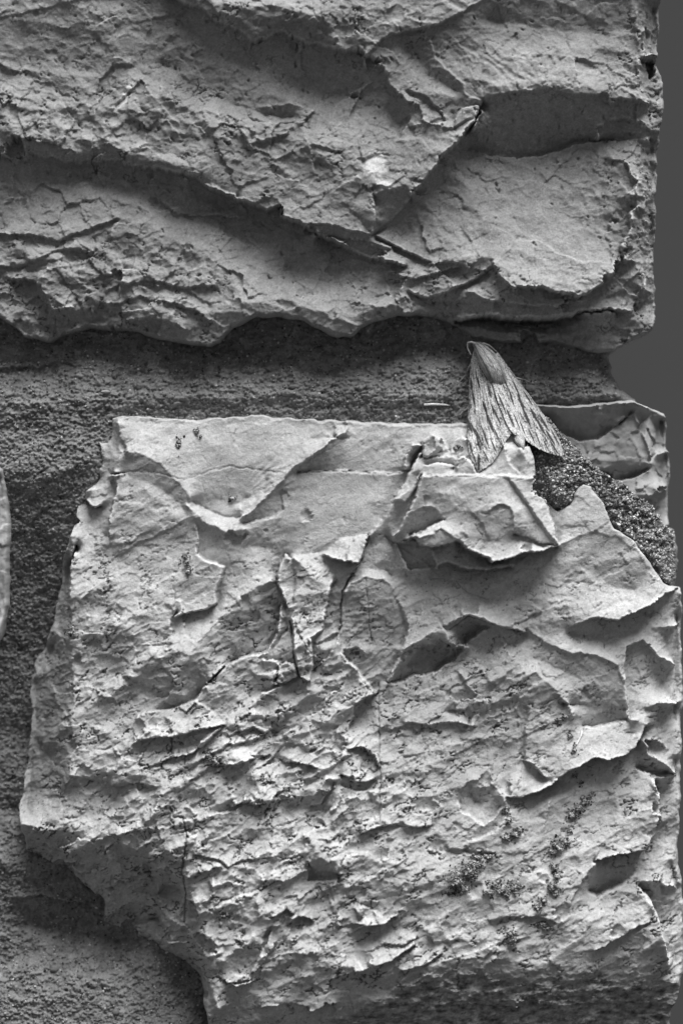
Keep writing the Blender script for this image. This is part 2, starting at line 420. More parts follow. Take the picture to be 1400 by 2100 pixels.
# ---- upper stone
U_OUT = ("-310,-340 1358,-340 1358,0 1358,60 1351,110 1354,128 1366,165 1366,215 1358,255 1355,300 1354,360 1350,400 1353,450 1348,500 1349,560 1351,610 1351,652 "
         "1344,676 1300,696 1260,719 1230,722 1185,711 1150,701 1080,701 1010,698 975,690 940,668 900,651 850,641 830,645 790,651 740,671 720,690 690,691 660,676 620,656 570,648 520,650 480,670 460,686 450,701 430,709 380,704 330,695 280,680 240,675 180,670 130,685 100,698 50,690 20,666 0,652 -60,640 -310,650")
U = [
 # upper lip and the big scoop under it
 ("-80,60 60,30 160,8 260,-10", 116, 114), ("345,-12 375,15 420,25 445,55 490,66 520,92 545,88 575,70 600,84 640,95 690,108 745,125", [118, 121, 123, 124], [104, 101, 99, 99]),
 ("300,-40 500,-20 760,-30", 120), ("470,20 560,25 660,40 740,70", 128),
 ("745,125 775,100 800,76 850,70 890,62 935,42 1000,0 1020,-40", 128, [122, 118, 122, 126]),
 ("880,85 893,125 920,150 945,175 952,198 982,210", 118, 122),
 ("752,150 766,165 790,166 802,182 826,210 846,226 836,250 822,282", [112, 116, 118, 118, 114, 112], [104, 106, 108, 108, 106, 108]), ("716,246 722,228 740,190 766,167", 108, 103), ("680,222 705,200 740,178", 100, 104), ("740,215 790,225 815,255", 101), ("716,262 770,285 820,284", 110), ("832,188 875,205 898,230 912,254 880,258", [120, 120, 116], [114, 112, 112]), ("795,84 815,130 850,170 880,190 930,205", 119), ("840,100 880,160 935,190", 111), ("930,256 945,226 975,222 986,236 970,268", 112, 122), ("520,302 560,292 606,272 640,228", 112, 107), ("625,464 680,466 740,479 758,484", 120, 114), ("640,478 700,492 770,500 800,515", 110, 106),
 ("545,216 600,214 638,226", 105, 109), ("380,260 470,270 550,275 620,300 700,320", 110),
 ("330,130 420,190 520,230 600,240", 97),
 ("620,150 690,190 740,200", 95),
 ("200,205 205,165 240,140 280,135", 110, 106), ("230,235 255,205 290,165 300,180", 112, 107), ("300,180 330,215 370,260", 108, 112),
 # main lip crossing from the left edge to the middle
 ("-80,262 0,270 60,285 130,300 200,315 260,320", 116, 114),
 ("-60,322 60,320 130,336 210,330 270,341 300,345 360,356 382,356 430,386 475,405 530,425 560,440 610,455 650,480 690,500 760,530 830,546", [112, 118, 122, 124, 122, 120, 112], [96, 86, 80, 78, 76, 78, 84, 96]),
 ("385,362 440,380 490,405", 114), ("360,440 400,441 450,440 505,447", 88, 82), ("320,405 360,438", 90, 84),
 ("500,520 600,560 700,585 760,570", 92), ("480,620 560,625 660,640 720,650 800,625", 112),
 # ridge that ends in the bright tip
 ("985,212 972,250 940,292 900,332 870,375 840,405", [92, 90, 98, 106, 108], [118, 122, 124, 126, 126]),
 ("762,405 780,398 832,388", 124, 122), ("840,405 822,432 790,462 760,482", [98, 96, 100], [112, 104, 106]), ("765,402 768,440 760,482", 114, 122),
 ("700,420 740,450 760,482", 118, 116),
 ("640,300 720,320 790,330", 114), ("860,255 930,270 965,245", 121, 117),
 # right scoop: overhanging crest, deep crease, out-leaning plate
 ("985,207 1020,200 1080,194 1130,190 1200,205 1238,198 1246,222 1262,206 1300,214 1330,212", [122, 126, 128, 128, 126, 120], [112, 114, 114, 112, 110, 110]),
 ("960,302 1000,314 1080,319 1130,311 1160,298 1185,290 1240,287 1325,284", [80, 74, 72, 80, 92], [84, 82, 82, 88, 96]),
 ("1225,285 1240,250 1275,245 1320,258", 106, 98),
 ("1000,40 1100,60 1200,70 1320,70", 105), ("1000,-40 1340,-40", 117),
 ("830,480 870,430 900,380 950,330", 94), ("1000,450 1100,470 1200,460 1260,440", 102),
 ("1005,535 1022,570 1050,600 1078,602 1105,592 1130,600 1180,611 1205,600 1240,580 1275,545", [112, 118, 120, 122, 122, 118], [106, 104, 100, 98, 98, 102]),
 ("1275,545 1268,505 1290,472 1282,440 1302,425", 104, 116), ("1302,425 1290,370 1280,330", 100, 104),
 ("1300,330 1320,420 1312,520 1322,600", 98), ("1340,300 1338,420 1340,560 1342,640", 66),
 ("1300,20 1310,110 1300,190", 108), ("1342,10 1340,100", 70),
 ("1318,120 1332,118 1348,116", 104, 40), ("1322,125 1335,160 1345,130", 46, 84),
 ("1330,180 1335,250 1345,205", 84, 88),
 # below the ridge: small folded ledges
 ("770,485 810,505 850,525 880,540", 108, 98), ("800,560 850,575 900,560 940,550", 104, 96),
 ("840,600 870,610 900,605 960,580 1000,560", 104, 94), ("880,545 930,540 985,560", 110, 104),
 ("960,600 1000,620 1060,625 1120,628 1200,640 1260,636", 106, 100),
 ("936,656 960,650 1000,648 1080,656 1150,652 1190,640 1250,634 1290,640", [96, 104, 106, 106, 104, 100], [56, 46, 44, 48, 70, 92]),
 ("945,668 1000,676 1080,680 1160,682 1200,690", 74), ("1210,700 1260,700 1320,670", 84),
 # lower left ledges
 ("-60,478 0,480 50,482 120,494 180,472 246,450", 106, 97), ("246,450 232,470 225,482 218,540 215,602", 103, 99),
 ("-20,548 40,550 90,530 120,512 195,520", 104, 96), ("60,560 130,545 190,530 200,515", 96, 102),
 ("28,572 60,575 85,590 105,628 120,640 155,632", 108, 92), ("155,632 160,612 180,640 215,625", 98, 92),
 ("215,602 262,582 300,574 380,590 445,590", 106, 99), ("222,622 290,612 330,618 400,640 430,660", 106, 100),
 ("260,660 320,650 380,675", 104, 98), ("-60,600 0,612 60,650", 92), ("80,675 130,668 200,655", 84), ("300,680 380,692 440,695", 96),
 ("0,380 60,390 180,400 240,410", 96), ("250,500 330,480 400,520 440,560", 100), ("0,350 20,420 0,470", 92),
 ("0,120 60,140 150,150 200,150", 108), ("20,180 100,190 190,220 300,260", 112, 113),
]
HU = relief(U)
ax = axis(-320, 1372, FX0, 1372); ay = axis(-350, 728, FY0, 728)
X, Y = np.meshgrid(ax, ay)
wx = 9 * fbm(X, Y, 44, 5, 21, .7); wy = 9 * fbm(X, Y, 44, 5, 31, .7)
wk = 1 + 1.3 * blob(X, Y, 190, 320, 260, 60, 6) + .8 * blob(X, Y, 200, 600, 240, 80) + .6 * blob(X, Y, 1320, 350, 50, 330)
H = sample(HU, X + wk * wx, Y + wk * wy)
H = roll(H, 6, np.clip(.1 + .75 * blob(X, Y, 160, 330, 330, 80, 6) + .6 * blob(X, Y, 1120, 200, 260, 45) + .5 * blob(X, Y, 560, 80, 240, 50, 10) + .4 * blob(X, Y, 150, 560, 260, 130), 0, .95)).astype(np.float32)
rough_m = np.clip(0.45 + blob(X, Y, 150, 270, 260, 70, 8) + blob(X, Y, 180, 600, 280, 110) + .8 * blob(X, Y, 560, 290, 200, 60, 20) + blob(X, Y, 1310, 400, 60, 330)
                  + .9 * blob(X, Y, 900, 590, 220, 60, 8) + .8 * blob(X, Y, 640, 50, 200, 50, 12) - .25 * blob(X, Y, 1110, 470, 150, 130) - .2 * blob(X, Y, 640, 560, 170, 80), 0.08, 1.3)
# flake ripples
t = (Y * .93 - X * .28) / 26 + 2.2 * fbm(X, Y, 120, 4, 41, .65)
saw = t - np.floor(t)
H += rough_m * 4.0 * (saw ** 1.5 - .4) * smooth(.0, .35, fbm(X, Y, 70, 3, 44))
t2 = (X * .5 + Y * .87) / 16 + 1.2 * fbm(X, Y, 60, 3, 47)
H += rough_m * 2.4 * ((t2 - np.floor(t2)) - .5) * smooth(0, .4, fbm(X, Y, 50, 3, 49))
cv, ch, cd = cells(X + 14 * fbm(X, Y, 40, 3, 52), Y + 14 * fbm(X, Y, 40, 3, 56), 62, 7)
H += (rough_m * 11) * cv + rough_m * 2.4 * ch
xr = X * .94 + Y * .34; yr = Y * .94 - X * .34
H += (.15 + rough_m) * (18 * scoops(xr * .6, yr, 95, 1) + 10 * scoops(xr * .55, yr, 42, 2) + 4 * scoops(xr * .6, yr, 18, 3)) + (.4 + rough_m) * 1.3 * scoops(X * .8, Y, 8, 4)
cv, ch, cd = cells(X + 8 * fbm(X, Y, 20, 3, 53), Y + 8 * fbm(X, Y, 20, 3, 57), 24, 8)
H += rough_m * (4 * cv + 1.2 * ch)
H += 7 * fbm(X, Y, 120, 3, 61, .5) + rough_m * 1.8 * fbm(X, Y, 22, 4, 65, .6) + (.45 + .5 * rough_m) * fbm(X, Y, 8, 2, 70, .7)
# fan striations above the right crest
ang = np.arctan2(Y - 20, X - 880); st = np.sin(ang * 70 + 6 * fbm(X, Y, 40, 3, 72))
H += 1.1 * st * blob(X, Y, 1040, 150, 120, 55, 20)
ang = np.arctan2(Y - 250, X - 700)
H += .9 * np.sin(ang * 60 + 5 * fbm(X, Y, 30, 3, 73)) * blob(X, Y, 880, 440, 60, 60)
pits(H, ax, ay, 480, (0, 0, 1340, 680), 91, 65, dep=(3, 9), dens=lambda x, y: .3 + .75 * math.exp(-((x - 560) / 320) ** 2 - ((y - 150) / 160) ** 2) + .5 * math.exp(-((x - 1100) / 180) ** 2 - ((y - 300) / 200) ** 2))
pits(H, ax, ay, 900, (0, 0, 1340, 680), 92, 65, rl=(1.2, 2.2), rw=(1, 1.5), dep=(1.5, 3))
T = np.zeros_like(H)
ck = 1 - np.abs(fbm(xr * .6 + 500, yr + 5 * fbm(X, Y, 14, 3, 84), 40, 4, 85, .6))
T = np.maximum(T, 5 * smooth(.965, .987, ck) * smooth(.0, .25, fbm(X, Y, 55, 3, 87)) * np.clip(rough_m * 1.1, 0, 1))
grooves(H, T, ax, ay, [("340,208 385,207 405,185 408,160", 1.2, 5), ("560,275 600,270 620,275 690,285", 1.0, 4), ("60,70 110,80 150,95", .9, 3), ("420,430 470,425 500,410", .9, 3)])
poly = rough_outline(U_OUT, 5.0, 30, 3)
sd = sdf(poly, X, Y)
w = np.maximum(5 + 16 * fbm(X, Y, 50, 4, 95, .65), 2)
e = np.clip(1 - sd / w, 0, 1)
H -= 80 * (1 - np.sqrt(np.maximum(1 - e * e, 0)))
scars(H, ax, ay, 500, (0, 0, 1350, 700), 6, 34, 81, .22, dens=lambda x, y: 0.35, depth=.11)
sdU, HUf, axU, ayU = sd, H.copy(), ax, ay
tone = 1 + .10 * fbm(X, Y, 130, 3, 97)
tone += .95 * smooth(.45, .8, blob(X, Y, 768, 342, 27, 36, 0, 1.5) + .35 * fbm(X, Y, 12, 3, 98)) + .8 * smooth(.4, .8, blob(X, Y, 790, 384, 36, 13, 20) + .4 * fbm(X, Y, 10, 3, 98))
tone += 1.1 * smooth(.45, .85, blob(X, Y, 262, 197, 11, 40, 28, 1.3) + .35 * fbm(X, Y, 10, 3, 99))
tone += .25 * blob(X, Y, 1110, 160, 190, 60) + .22 * blob(X, Y, 1120, 520, 150, 110) + .18 * blob(X, Y, 120, 20, 160, 60)
vein = 1 - np.abs(fbm(X, Y, 46, 4, 101)); tone += .30 * smooth(.965, .995, vein) * smooth(0, .3, fbm(X, Y, 90, 2, 103))
tone *= 1 - .45 * smooth(.42, .6, fbm(X, Y, 9, 3, 105)) * smooth(-.1, .3, fbm(X, Y, 70, 2, 107))
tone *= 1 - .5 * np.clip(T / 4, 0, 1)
tone *= 1 + .20 * fbm(X, Y, 34, 5, 108, .65) + .22 * smooth(.25, .6, fbm(X * .8 + Y * .5, (Y - X * .6) * .35, 7, 3, 109)) - .38 * smooth(.28, .55, fbm(X, Y, 5.5, 2, 110)) * smooth(-.1, .35, fbm(X, Y, 40, 2, 112))
tone += .45 * wear_glint(H, 1.2, 7, 3) * smooth(5, 18, sd) * (1 + fbm(X, Y, 12, 3, 114))  # lip highlights painted into the tone, with some rubbed stone
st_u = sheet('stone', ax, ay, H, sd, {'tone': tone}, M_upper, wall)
st_u['label'] = 'dark broad upper block with deep scooped flake scars'

# ---- lower stone
L_OUT = ("220,853 300,852 400,860 450,855 540,850 620,858 720,862 800,866 880,866 955,867 1030,882 1084,905 1092,940 1098,985 1112,1015 1128,1036 1140,1048 1152,1044 1165,1030 1182,1004 1196,993 1212,993 1240,1040 1260,1085 1300,1110 1330,1150 1355,1195 1392,1206 "
         "1397,1260 1398,1320 1396,1380 1399,1420 1395,1500 1394,1600 1390,1700 1387,1742 1393,1800 1398,1850 1398,1950 1396,1995 1392,2030 1385,2062 1372,2095 1366,2190 440,2190 425,2100 412,2030 380,2001 340,1995 300,1970 240,1921 205,1900 210,1860 "
         "185,1830 150,1800 110,1785 85,1766 55,1750 50,1710 38,1660 45,1620 55,1560 62,1480 58,1420 70,1360 100,1310 110,1260 125,1200 130,1150 148,1110 160,1060 165,1010 180,975 185,930 200,900 205,870")
L = [
 ("262,866 300,866 400,872 540,862 620,870 720,874 955,878", 99),
 # bowl at the top
 ("252,922 290,932 330,953 360,985 392,1022", 113, 112), ("385,1036 418,1068 465,1092 505,1082", 113), ("398,1026 430,1046 470,1058 493,1059", 100, 99), ("235,968 330,1000 380,1045", 107),
 ("420,900 470,960 475,1000", 103), ("450,1025 480,1036 510,1020", 99), ("520,950 548,985 525,1025", 104), ("300,890 360,920 400,960", 106),
 ("492,1064 520,1047 552,1016 580,985 600,962 640,937 680,907 710,891 716,868", [113, 114, 114, 113, 104], [111, 110, 110, 110, 100]),
 ("500,1072 535,1066 566,1058 582,1045 580,1012", 104, 108),
 ("610,968 700,966 800,970 835,965", 101, 104), ("640,900 750,900 840,900", 100), ("600,1010 700,1020 780,1030", 106), ("560,1110 640,1105 700,1090", 107),
 ("246,866 256,915 246,955 256,974", 104, 104), ("212,866 222,862", 74), ("228,976 256,972", 94, 110), ("200,905 215,940 205,970", 92),
 ("174,1026 182,1036 194,1041 210,1036", 98, 80), ("176,1008 205,1000 222,1010", 96), ("170,1085 200,1092 225,1102", 94),
 ("232,978 243,1000 226,1060 222,1102", 108, 98), ("300,1000 360,1060 400,1090", 110), ("260,1050 300,1120 280,1180", 108),
 ("405,1075 408,1100 405,1135 432,1150 460,1162 456,1190 446,1206 446,1236 425,1250 400,1255 376,1258 360,1266", [108, 102, 101, 100, 100], [111, 113, 114, 115, 114]),
 ("365,1252 352,1272 356,1300", 102, 108), ("222,1180 260,1215 330,1210 360,1250", 111), ("470,1130 520,1120 560,1130", 104),
 ("150,1100 150,1200 148,1300 154,1400 150,1520 146,1620 110,1704", 104, 103), ("160,1330 230,1330 300,1322 356,1318", 107, 106),
 # dark diagonal facet
 ("560,1188 510,1215 470,1250 435,1290 410,1315 385,1360 358,1394", 112, 113),
 ("576,1240 566,1300 546,1340 495,1346 455,1374 425,1405 404,1430 350,1455 283,1461", [110, 112, 112, 108, 106, 104], [90, 88, 90, 90, 92, 96, 100]),
 ("250,1380 290,1400 330,1420 380,1425", 104, 101), ("280,1462 278,1500 276,1520", 106, 101), ("358,1396 300,1390 255,1385", 108),
 ("276,1524 300,1513 340,1508 360,1506 420,1492 460,1483", [114, 116, 116, 117], [104, 102, 102, 102]), ("404,1437 432,1452 460,1482", 108, 112),
 ("330,1562 350,1552 395,1543 412,1530 440,1502 460,1484", [114, 116, 114, 112], [103, 102, 100, 103]),
 ("385,1575 430,1545 470,1525 520,1515 560,1490 610,1450", [106, 110, 112, 112], [102, 104, 105, 107]), ("470,1505 520,1488 545,1500", 112, 104),
 # block left of the long crack
 ("605,1141 640,1138 665,1132 700,1106 752,1096", 106, 110), ("664,1138 690,1147 715,1150 737,1153", [118, 124, 126], [112, 102, 98]),
 ("754,1098 746,1130 736,1155 716,1185 702,1216 698,1260 695,1305", [104, 104, 106, 108, 108], [120, 122, 108, 102, 104]),
 ("574,1160 568,1196 590,1246", 117, 98), ("574,1160 586,1137 597,1145", 100, 116), ("590,1246 603,1238 605,1180 600,1145", 112, 116),
 ("682,1190 672,1240 660,1290 642,1306", 102, 118), ("605,1145 640,1180 670,1200", 119), ("560,1330 590,1290 592,1250", 106, 110),
 ("600,1270 604,1330 612,1380 626,1399", 120, 109), ("641,1310 641,1360 637,1396", 106, 119), ("570,1398 572,1370 585,1356 605,1360 611,1378", 104, 117), ("572,1399 590,1396 609,1381", 118, 102),
 ("545,1350 565,1352 575,1365 560,1400", 108, 117), ("540,1420 575,1405 560,1400", 104, 116), ("420,1410 450,1372 490,1352 540,1356", 112),
 # plate with the vertical crack
 ("718,1178 750,1168 795,1172 800,1182", 106, 108), ("704,1216 720,1196 750,1184 785,1188 800,1200 811,1222", 117, 116),
 ("806,1212 822,1246 836,1280 826,1320 816,1346 795,1396", 113, [114, 106, 102, 98]), ("700,1300 740,1310 790,1330", 106), ("705,1331 735,1328 749,1341", 108, 99),
 ("704,1341 735,1376 755,1400 770,1422", 97, 111), ("727,1441 745,1430 771,1422", 114, 97), ("727,1441 725,1466 716,1492", 99, 110),
 ("640,1320 690,1340 720,1400", 110),
 # block under the moth
 ("862,925 842,962 815,1008 792,1048 783,1068", [124, 122, 118, 114], 102), ("864,976 850,1020 818,1082 805,1100", [140, 138, 134], [128, 124, 120]), ("858,974 836,1004 808,1024 832,1028 852,1000", 132, 124), ("783,1066 755,1098", 112, 106),
 ("866,940 862,906 880,890 906,900 921,926", 104, 127), ("885,896 890,920 874,937", 133, 131), ("866,943 905,936 921,927", 122, 126),
 ("830,962 828,936 845,912 862,914", 104, 122), ("922,926 928,904 945,897 958,901", 106, 128), ("930,962 928,946 945,938 962,945 975,972", 126, 136), ("870,956 890,950 930,955", 122, 132),
 ("866,976 930,974 985,977 1030,975 1092,980", 134, 140),
 ("834,1054 866,1040 868,1017", 137, 135), ("866,1040 882,1040 906,1065", 140, 136), ("838,1099 870,1083 906,1067", [122, 124, 130], [134, 138, 140]),
 ("830,1114 870,1121 900,1118 935,1108", [132, 142, 142, 142], [108, 108, 110, 124]), ("850,1106 880,1096 902,1086 935,1106", 146, 144),
 ("935,1108 960,1130 1000,1146 1004,1153 1050,1141 1080,1132 1140,1121", [142, 146, 148, 148, 146, 140], [112, 108, 104, 100, 100, 104]),
 ("895,1160 915,1152 950,1166 1000,1169 1045,1160", [118, 124, 122], [104, 98, 98]), ("812,1112 824,1140 838,1167 862,1166 891,1160 882,1126", [112, 108, 108, 110], [116, 120, 120, 116]),
 ("1098,990 1122,1040 1140,1114", [92, 98, 104], [132, 134, 138]), ("1092,906 1097,985", 86, 128), ("1042,986 1080,1040 1110,1082 1137,1116", 142, 138),
 ("998,1048 1020,1033 1040,1040 1046,1070 1047,1092", 149, 146), ("960,1050 985,1075 1000,1110 980,1135", 143, 141), ("1048,1092 1090,1106 1136,1118", 138, 130), ("900,1010 960,1020 1000,1010", 142),
 ("1034,908 1092,910", 122), ("1030,915 1040,950 1060,972", 130, 134), ("1060,920 1075,950 1070,970", 134),
 ("790,1100 830,1130 880,1160 900,1180", 108, 110), ("830,1200 890,1190 960,1200", 112),
 # right slab
 ("1150,1060 1180,1010 1212,1000", 106), ("1145,1118 1170,1104 1215,1092 1262,1100 1300,1130 1340,1192", 112, 111),
 ("1120,1190 1220,1200 1300,1210", 108), ("920,1230 1040,1220 1160,1240", 113),
 ("1165,1284 1185,1276 1230,1266 1265,1273 1290,1258 1330,1240 1365,1216 1392,1207", [112, 120, 124, 122, 104], [106, 100, 96, 94, 84]),
 ("912,1283 940,1266 960,1258 985,1268 1010,1278 1035,1286 1076,1298", [120, 124, 124, 116], [114, 110, 106, 104]), ("918,1323 950,1322 975,1302 1000,1287", [94, 92, 96], 105),
 ("816,1350 822,1330 850,1311 880,1296 906,1285 912,1292 920,1320 956,1322", 116, 120), ("790,1402 815,1396 850,1386 890,1376 925,1356 946,1331", [96, 94, 93, 96], 106),
 ("830,1260 880,1250 905,1275", 113), ("870,1340 910,1335", 108),
 # right streaked facet and its neighbours
 ("1076,1290 1110,1316 1160,1336 1220,1341 1265,1366 1276,1400", 115, 112), ("1195,1491 1240,1486 1287,1475", 97, 108), ("1070,1386 1095,1376 1120,1400 1165,1446 1172,1466", 118, 117),
 ("1150,1440 1220,1450 1280,1455", 103), ("1100,1350 1180,1390 1270,1430", 108),
 ("1281,1325 1278,1380 1283,1430 1287,1470", [100, 98, 104], [110, 113, 112]), ("1281,1325 1315,1313 1345,1345 1385,1365", 108, 100), ("1287,1472 1322,1482", 117), ("1310,1440 1390,1440", 108),
 ("1170,1300 1250,1295 1330,1290 1390,1280", 100), ("1390,1260 1388,1400 1388,1480", 70),
 ("1140,1596 1165,1574 1185,1568 1216,1551 1240,1556 1283,1546 1300,1526 1322,1486", [114, 122, 124, 124, 122, 116], [98, 94, 92, 92, 92, 98]),
 ("1040,1633 1070,1629 1110,1616 1140,1598", [110, 116, 116], [100, 94, 93]), ("1072,1557 1090,1566 1117,1592", 116, 104), ("1080,1450 1074,1500 1073,1556", 112, 107), ("1100,1520 1190,1510 1290,1500", 114),
 ("1311,1516 1345,1556 1386,1586", 106, 102), ("1305,1575 1350,1592 1386,1589", 84, 100), ("1340,1600 1350,1640 1353,1670 1341,1700 1326,1736", [86, 84, 84], [110, 114, 114]), ("1160,1640 1240,1650 1330,1640", 106), ("1200,1700 1290,1700", 113),
 ("1216,1761 1240,1756 1300,1743 1320,1738 1336,1715 1353,1676", [116, 120, 118, 114], [88, 84, 88, 88]), ("1150,1876 1166,1840 1190,1800 1216,1766", 116, 112), ("1205,1826 1226,1833 1260,1816 1302,1790", [84, 82, 90], [102, 102, 100]),
 ("1306,1815 1330,1840 1350,1890 1362,1940 1369,1966", [86, 82, 82], [108, 112, 112]), ("1310,1808 1345,1804 1386,1830", 102, 94), ("1216,1946 1260,1921 1326,1886", 115, 107), ("1180,1880 1270,1870 1320,1900", 112),
 ("820,2000 900,1962 1040,1962 1160,1970 1250,1980 1370,1978", 104), ("760,2050 860,2020 1000,2022 1120,2020 1240,2030 1370,2024", 92), ("900,2062 960,2056 1100,2066 1240,2058 1366,2062", 84, 78), ("700,2100 1000,2095 1360,2095", 72), ("440,2170 900,2170 1360,2170", 60), ("1388,1560 1384,1740 1390,1900 1388,1980", 80),
 # chip bowl
 ("942,1616 955,1601 975,1596 996,1599 1016,1616 1030,1641", 112, 109), ("945,1646 965,1671 990,1686 1012,1672 1026,1650", 100, 108), ("962,1625 985,1650", 95),
 # mid plates
 ("800,1400 860,1400 930,1380 960,1420", 106), ("940,1375 955,1405 975,1425 968,1440", 111, 107), ("920,1455 960,1452 975,1462 955,1490", 104, 98), ("830,1480 880,1485 930,1478 970,1490", 110, 104), ("1000,1360 1060,1370", 112),
 ("880,1560 980,1570 1040,1560", 106), ("800,1540 860,1520 920,1520", 107), ("820,1700 900,1690 930,1700", 106), ("740,1700 790,1688 850,1690 880,1688", 112, 104), ("960,1720 1010,1700 1040,1660", 104, 110), ("1010,1745 950,1738 900,1738", 104, 108), ("1060,1640 1120,1680 1110,1780", 103), ("1110,1700 1125,1640", 106, 103),
 ("900,1860 960,1830 1050,1850 1130,1880", 110), ("1130,1880 1060,1870 1000,1880", 104, 110),
 # flaky middle
 ("465,1567 500,1561 530,1546 552,1545", 115, 102), ("575,1555 590,1559 640,1566 647,1569", 113, 102), ("480,1646 500,1640 530,1646 560,1636 568,1620", 114, 103), ("390,1650 400,1662 430,1666 478,1655", 106, 114),
 ("590,1721 625,1706 650,1686 682,1650", 107, 113), ("640,1642 668,1588 686,1590", 108, 116), ("641,1646 660,1646 682,1600", 110, 100), ("610,1600 660,1580 720,1545", 112, 108),
 ("714,1535 740,1530 766,1546 773,1572", 112, 101), ("700,1586 722,1597 748,1601 766,1594", 110, 95), ("700,1608 730,1618 768,1616", 96, 105),
 ("388,1797 410,1786 450,1772", 116, 102), ("400,1745 450,1756 470,1771 500,1756 560,1752", 112, 105), ("445,1850 470,1836 510,1826", 105, 112), ("420,1690 400,1720 390,1760", 110),
 ("630,1762 660,1752 680,1770 700,1786", 112, 110), ("632,1798 665,1799 700,1786", 97, 107), ("632,1762 632,1797", 98, 106), ("540,1800 600,1795 625,1780", 112, 106),
 ("696,1891 730,1886 760,1890 786,1886 812,1870", [112, 116, 116], [100, 96, 100]), ("740,1850 770,1860 790,1876 812,1868", 106, 112), ("590,1881 620,1871 640,1879", 114, 100), ("560,1872 590,1855 600,1865", 114, 104),
 ("578,1900 556,1940 536,1975 518,1998 470,2006", 104, 112), ("560,1900 530,1960 514,1990 480,1985", 110, 101), ("465,2001 490,2014 536,1996", 114, 102), ("640,1900 640,1960 620,2010", 107),
 ("680,2000 750,1976 800,1961 845,1930 850,1914", [106, 110, 114, 112], [102, 103, 104, 103]), ("780,1925 820,1932 850,1915", 110, 105), ("820,1986 870,1968 900,1950", 110, 102), ("540,2060 600,2050 640,2065 690,2050", 102, 94), ("420,2080 500,2070 560,2080", 92),
 # lower left turns under
 ("45,1690 120,1707 200,1712 255,1730 310,1756 340,1780 386,1800", 106, 104), ("386,1800 400,1850 412,1900 440,1960 432,2010 450,2060", 106, 104),
 ("215,1906 260,1906 322,1899", 44, 54), ("200,1770 260,1790 330,1810", 82), ("225,1830 320,1840 370,1830", 64, 68), ("232,1930 300,1960 380,1990 410,2015", 34), ("60,1746 110,1775 170,1806 205,1850", 62), ("350,1880 390,1905", 84, 92), ("90,1740 180,1760 240,1765", 94, 86), ("110,1720 150,1750 160,1790", 92, 98), ("240,1735 250,1790 235,1840", 84, 92), ("300,1770 320,1830 330,1890 350,1930", 78, 72),
 ("345,1935 390,1930 380,1905", 72, 84), ("250,1700 300,1690 352,1690 356,1665", 104, 109), ("280,1740 310,1715 310,1690", 103, 110), ("230,1610 260,1600 320,1610", 110, 103), ("200,1545 240,1530 280,1540", 108), ("150,1590 220,1600 235,1615", 106, 102),
 ("64,1400 66,1480 56,1580 48,1660", 54), ("114,1285 134,1200 154,1120", 66), ("77,1372 102,1330", 58), ("174,1000 192,930 206,882", 56),
]
HL = relief(L)
ax = axis(22, 1414, 22, 1414); ay = axis(842, 2200, 842, FY1)
X, Y = np.meshgrid(ax, ay)
wx = 8 * fbm(X, Y, 40, 5, 121, .7); wy = 8 * fbm(X, Y, 40, 5, 131, .7)
H = sample(HL, X + wx, Y + wy)
H = roll(H, 6, np.clip(.9 * blob(X, Y, 170, 1735, 190, 60, 12) + .7 * blob(X, Y, 390, 1900, 50, 120), 0, .95)).astype(np.float32)
H += 62 * smooth(1400, 1990, Y) * smooth(330, 470, X) * smooth(1330, 1050, X) + 14 * smooth(1100, 1350, Y) * smooth(150, 300, X) * smooth(520, 400, X)
flaky = np.clip(.20 + 1.1 * blob(X, Y, 560, 1660, 330, 330, 0, 1.5) + .9 * blob(X, Y, 300, 1860, 230, 170) + .7 * blob(X, Y, 130, 1760, 120, 70) + .6 * blob(X, Y, 640, 1330, 110, 130) + .55 * blob(X, Y, 1000, 1450, 120, 140)
                + .5 * blob(X, Y, 200, 1400, 130, 330) + .5 * blob(X, Y, 860, 1950, 260, 90) + .5 * blob(X, Y, 1340, 1750, 80, 330) + .25 * blob(X, Y, 1130, 1780, 200, 200) + .2 * blob(X, Y, 1130, 1230, 220, 80) - .16 * blob(X, Y, 700, 1010, 130, 110) - .16 * blob(X, Y, 480, 950, 140, 90), .05, 1.3)
t = (Y * .88 + X * .47) / 30 + 2.4 * fbm(X * .9 + Y * .3, Y * 1.2, 110, 4, 141, .65)
H += flaky * 6.0 * ((t - np.floor(t)) ** 1.6 - .4) * smooth(.0, .3, fbm(X, Y, 60, 3, 144))
t2 = (Y * .8 + X * .6) / 13 + 1.4 * fbm(X, Y, 55, 3, 147)
H += flaky * 1.2 * ((t2 - np.floor(t2)) ** 1.4 - .4) * smooth(-.15, .3, fbm(X, Y, 42, 3, 149))
cv, ch, cd = cells((X * .88 - Y * .47) * .62 + 14 * fbm(X, Y, 36, 3, 152), (Y * .88 + X * .47) + 14 * fbm(X, Y, 36, 3, 156), 44, 9)
H += flaky * (7 * cv + 5.0 * ch)
xr = X * .88 - Y * .47; yr = Y * .88 + X * .47
H += (.1 + flaky) * (20 * scoops(xr * .6, yr, 80, 5) + 14 * scoops(xr * .5, yr, 36, 6) + 5 * scoops(xr * .55, yr, 17, 7)) + (.1 + flaky) * 1.2 * scoops(X * .8, Y, 7.5, 8)
cv, ch, cd = cells((X * .88 - Y * .47) * .7 + 8 * fbm(X, Y, 20, 3, 158), (Y * .88 + X * .47) + 8 * fbm(X, Y, 20, 3, 159), 19, 10)
H += flaky * (2.6 * cv + 1.6 * ch)
H += 6.0 * fbm(X, Y, 120, 3, 161, .45) + (.12 + flaky) * 1.2 * fbm(X, Y, 20, 4, 165, .6) + (.35 + .5 * flaky) * fbm(X, Y, 7, 2, 170, .7)
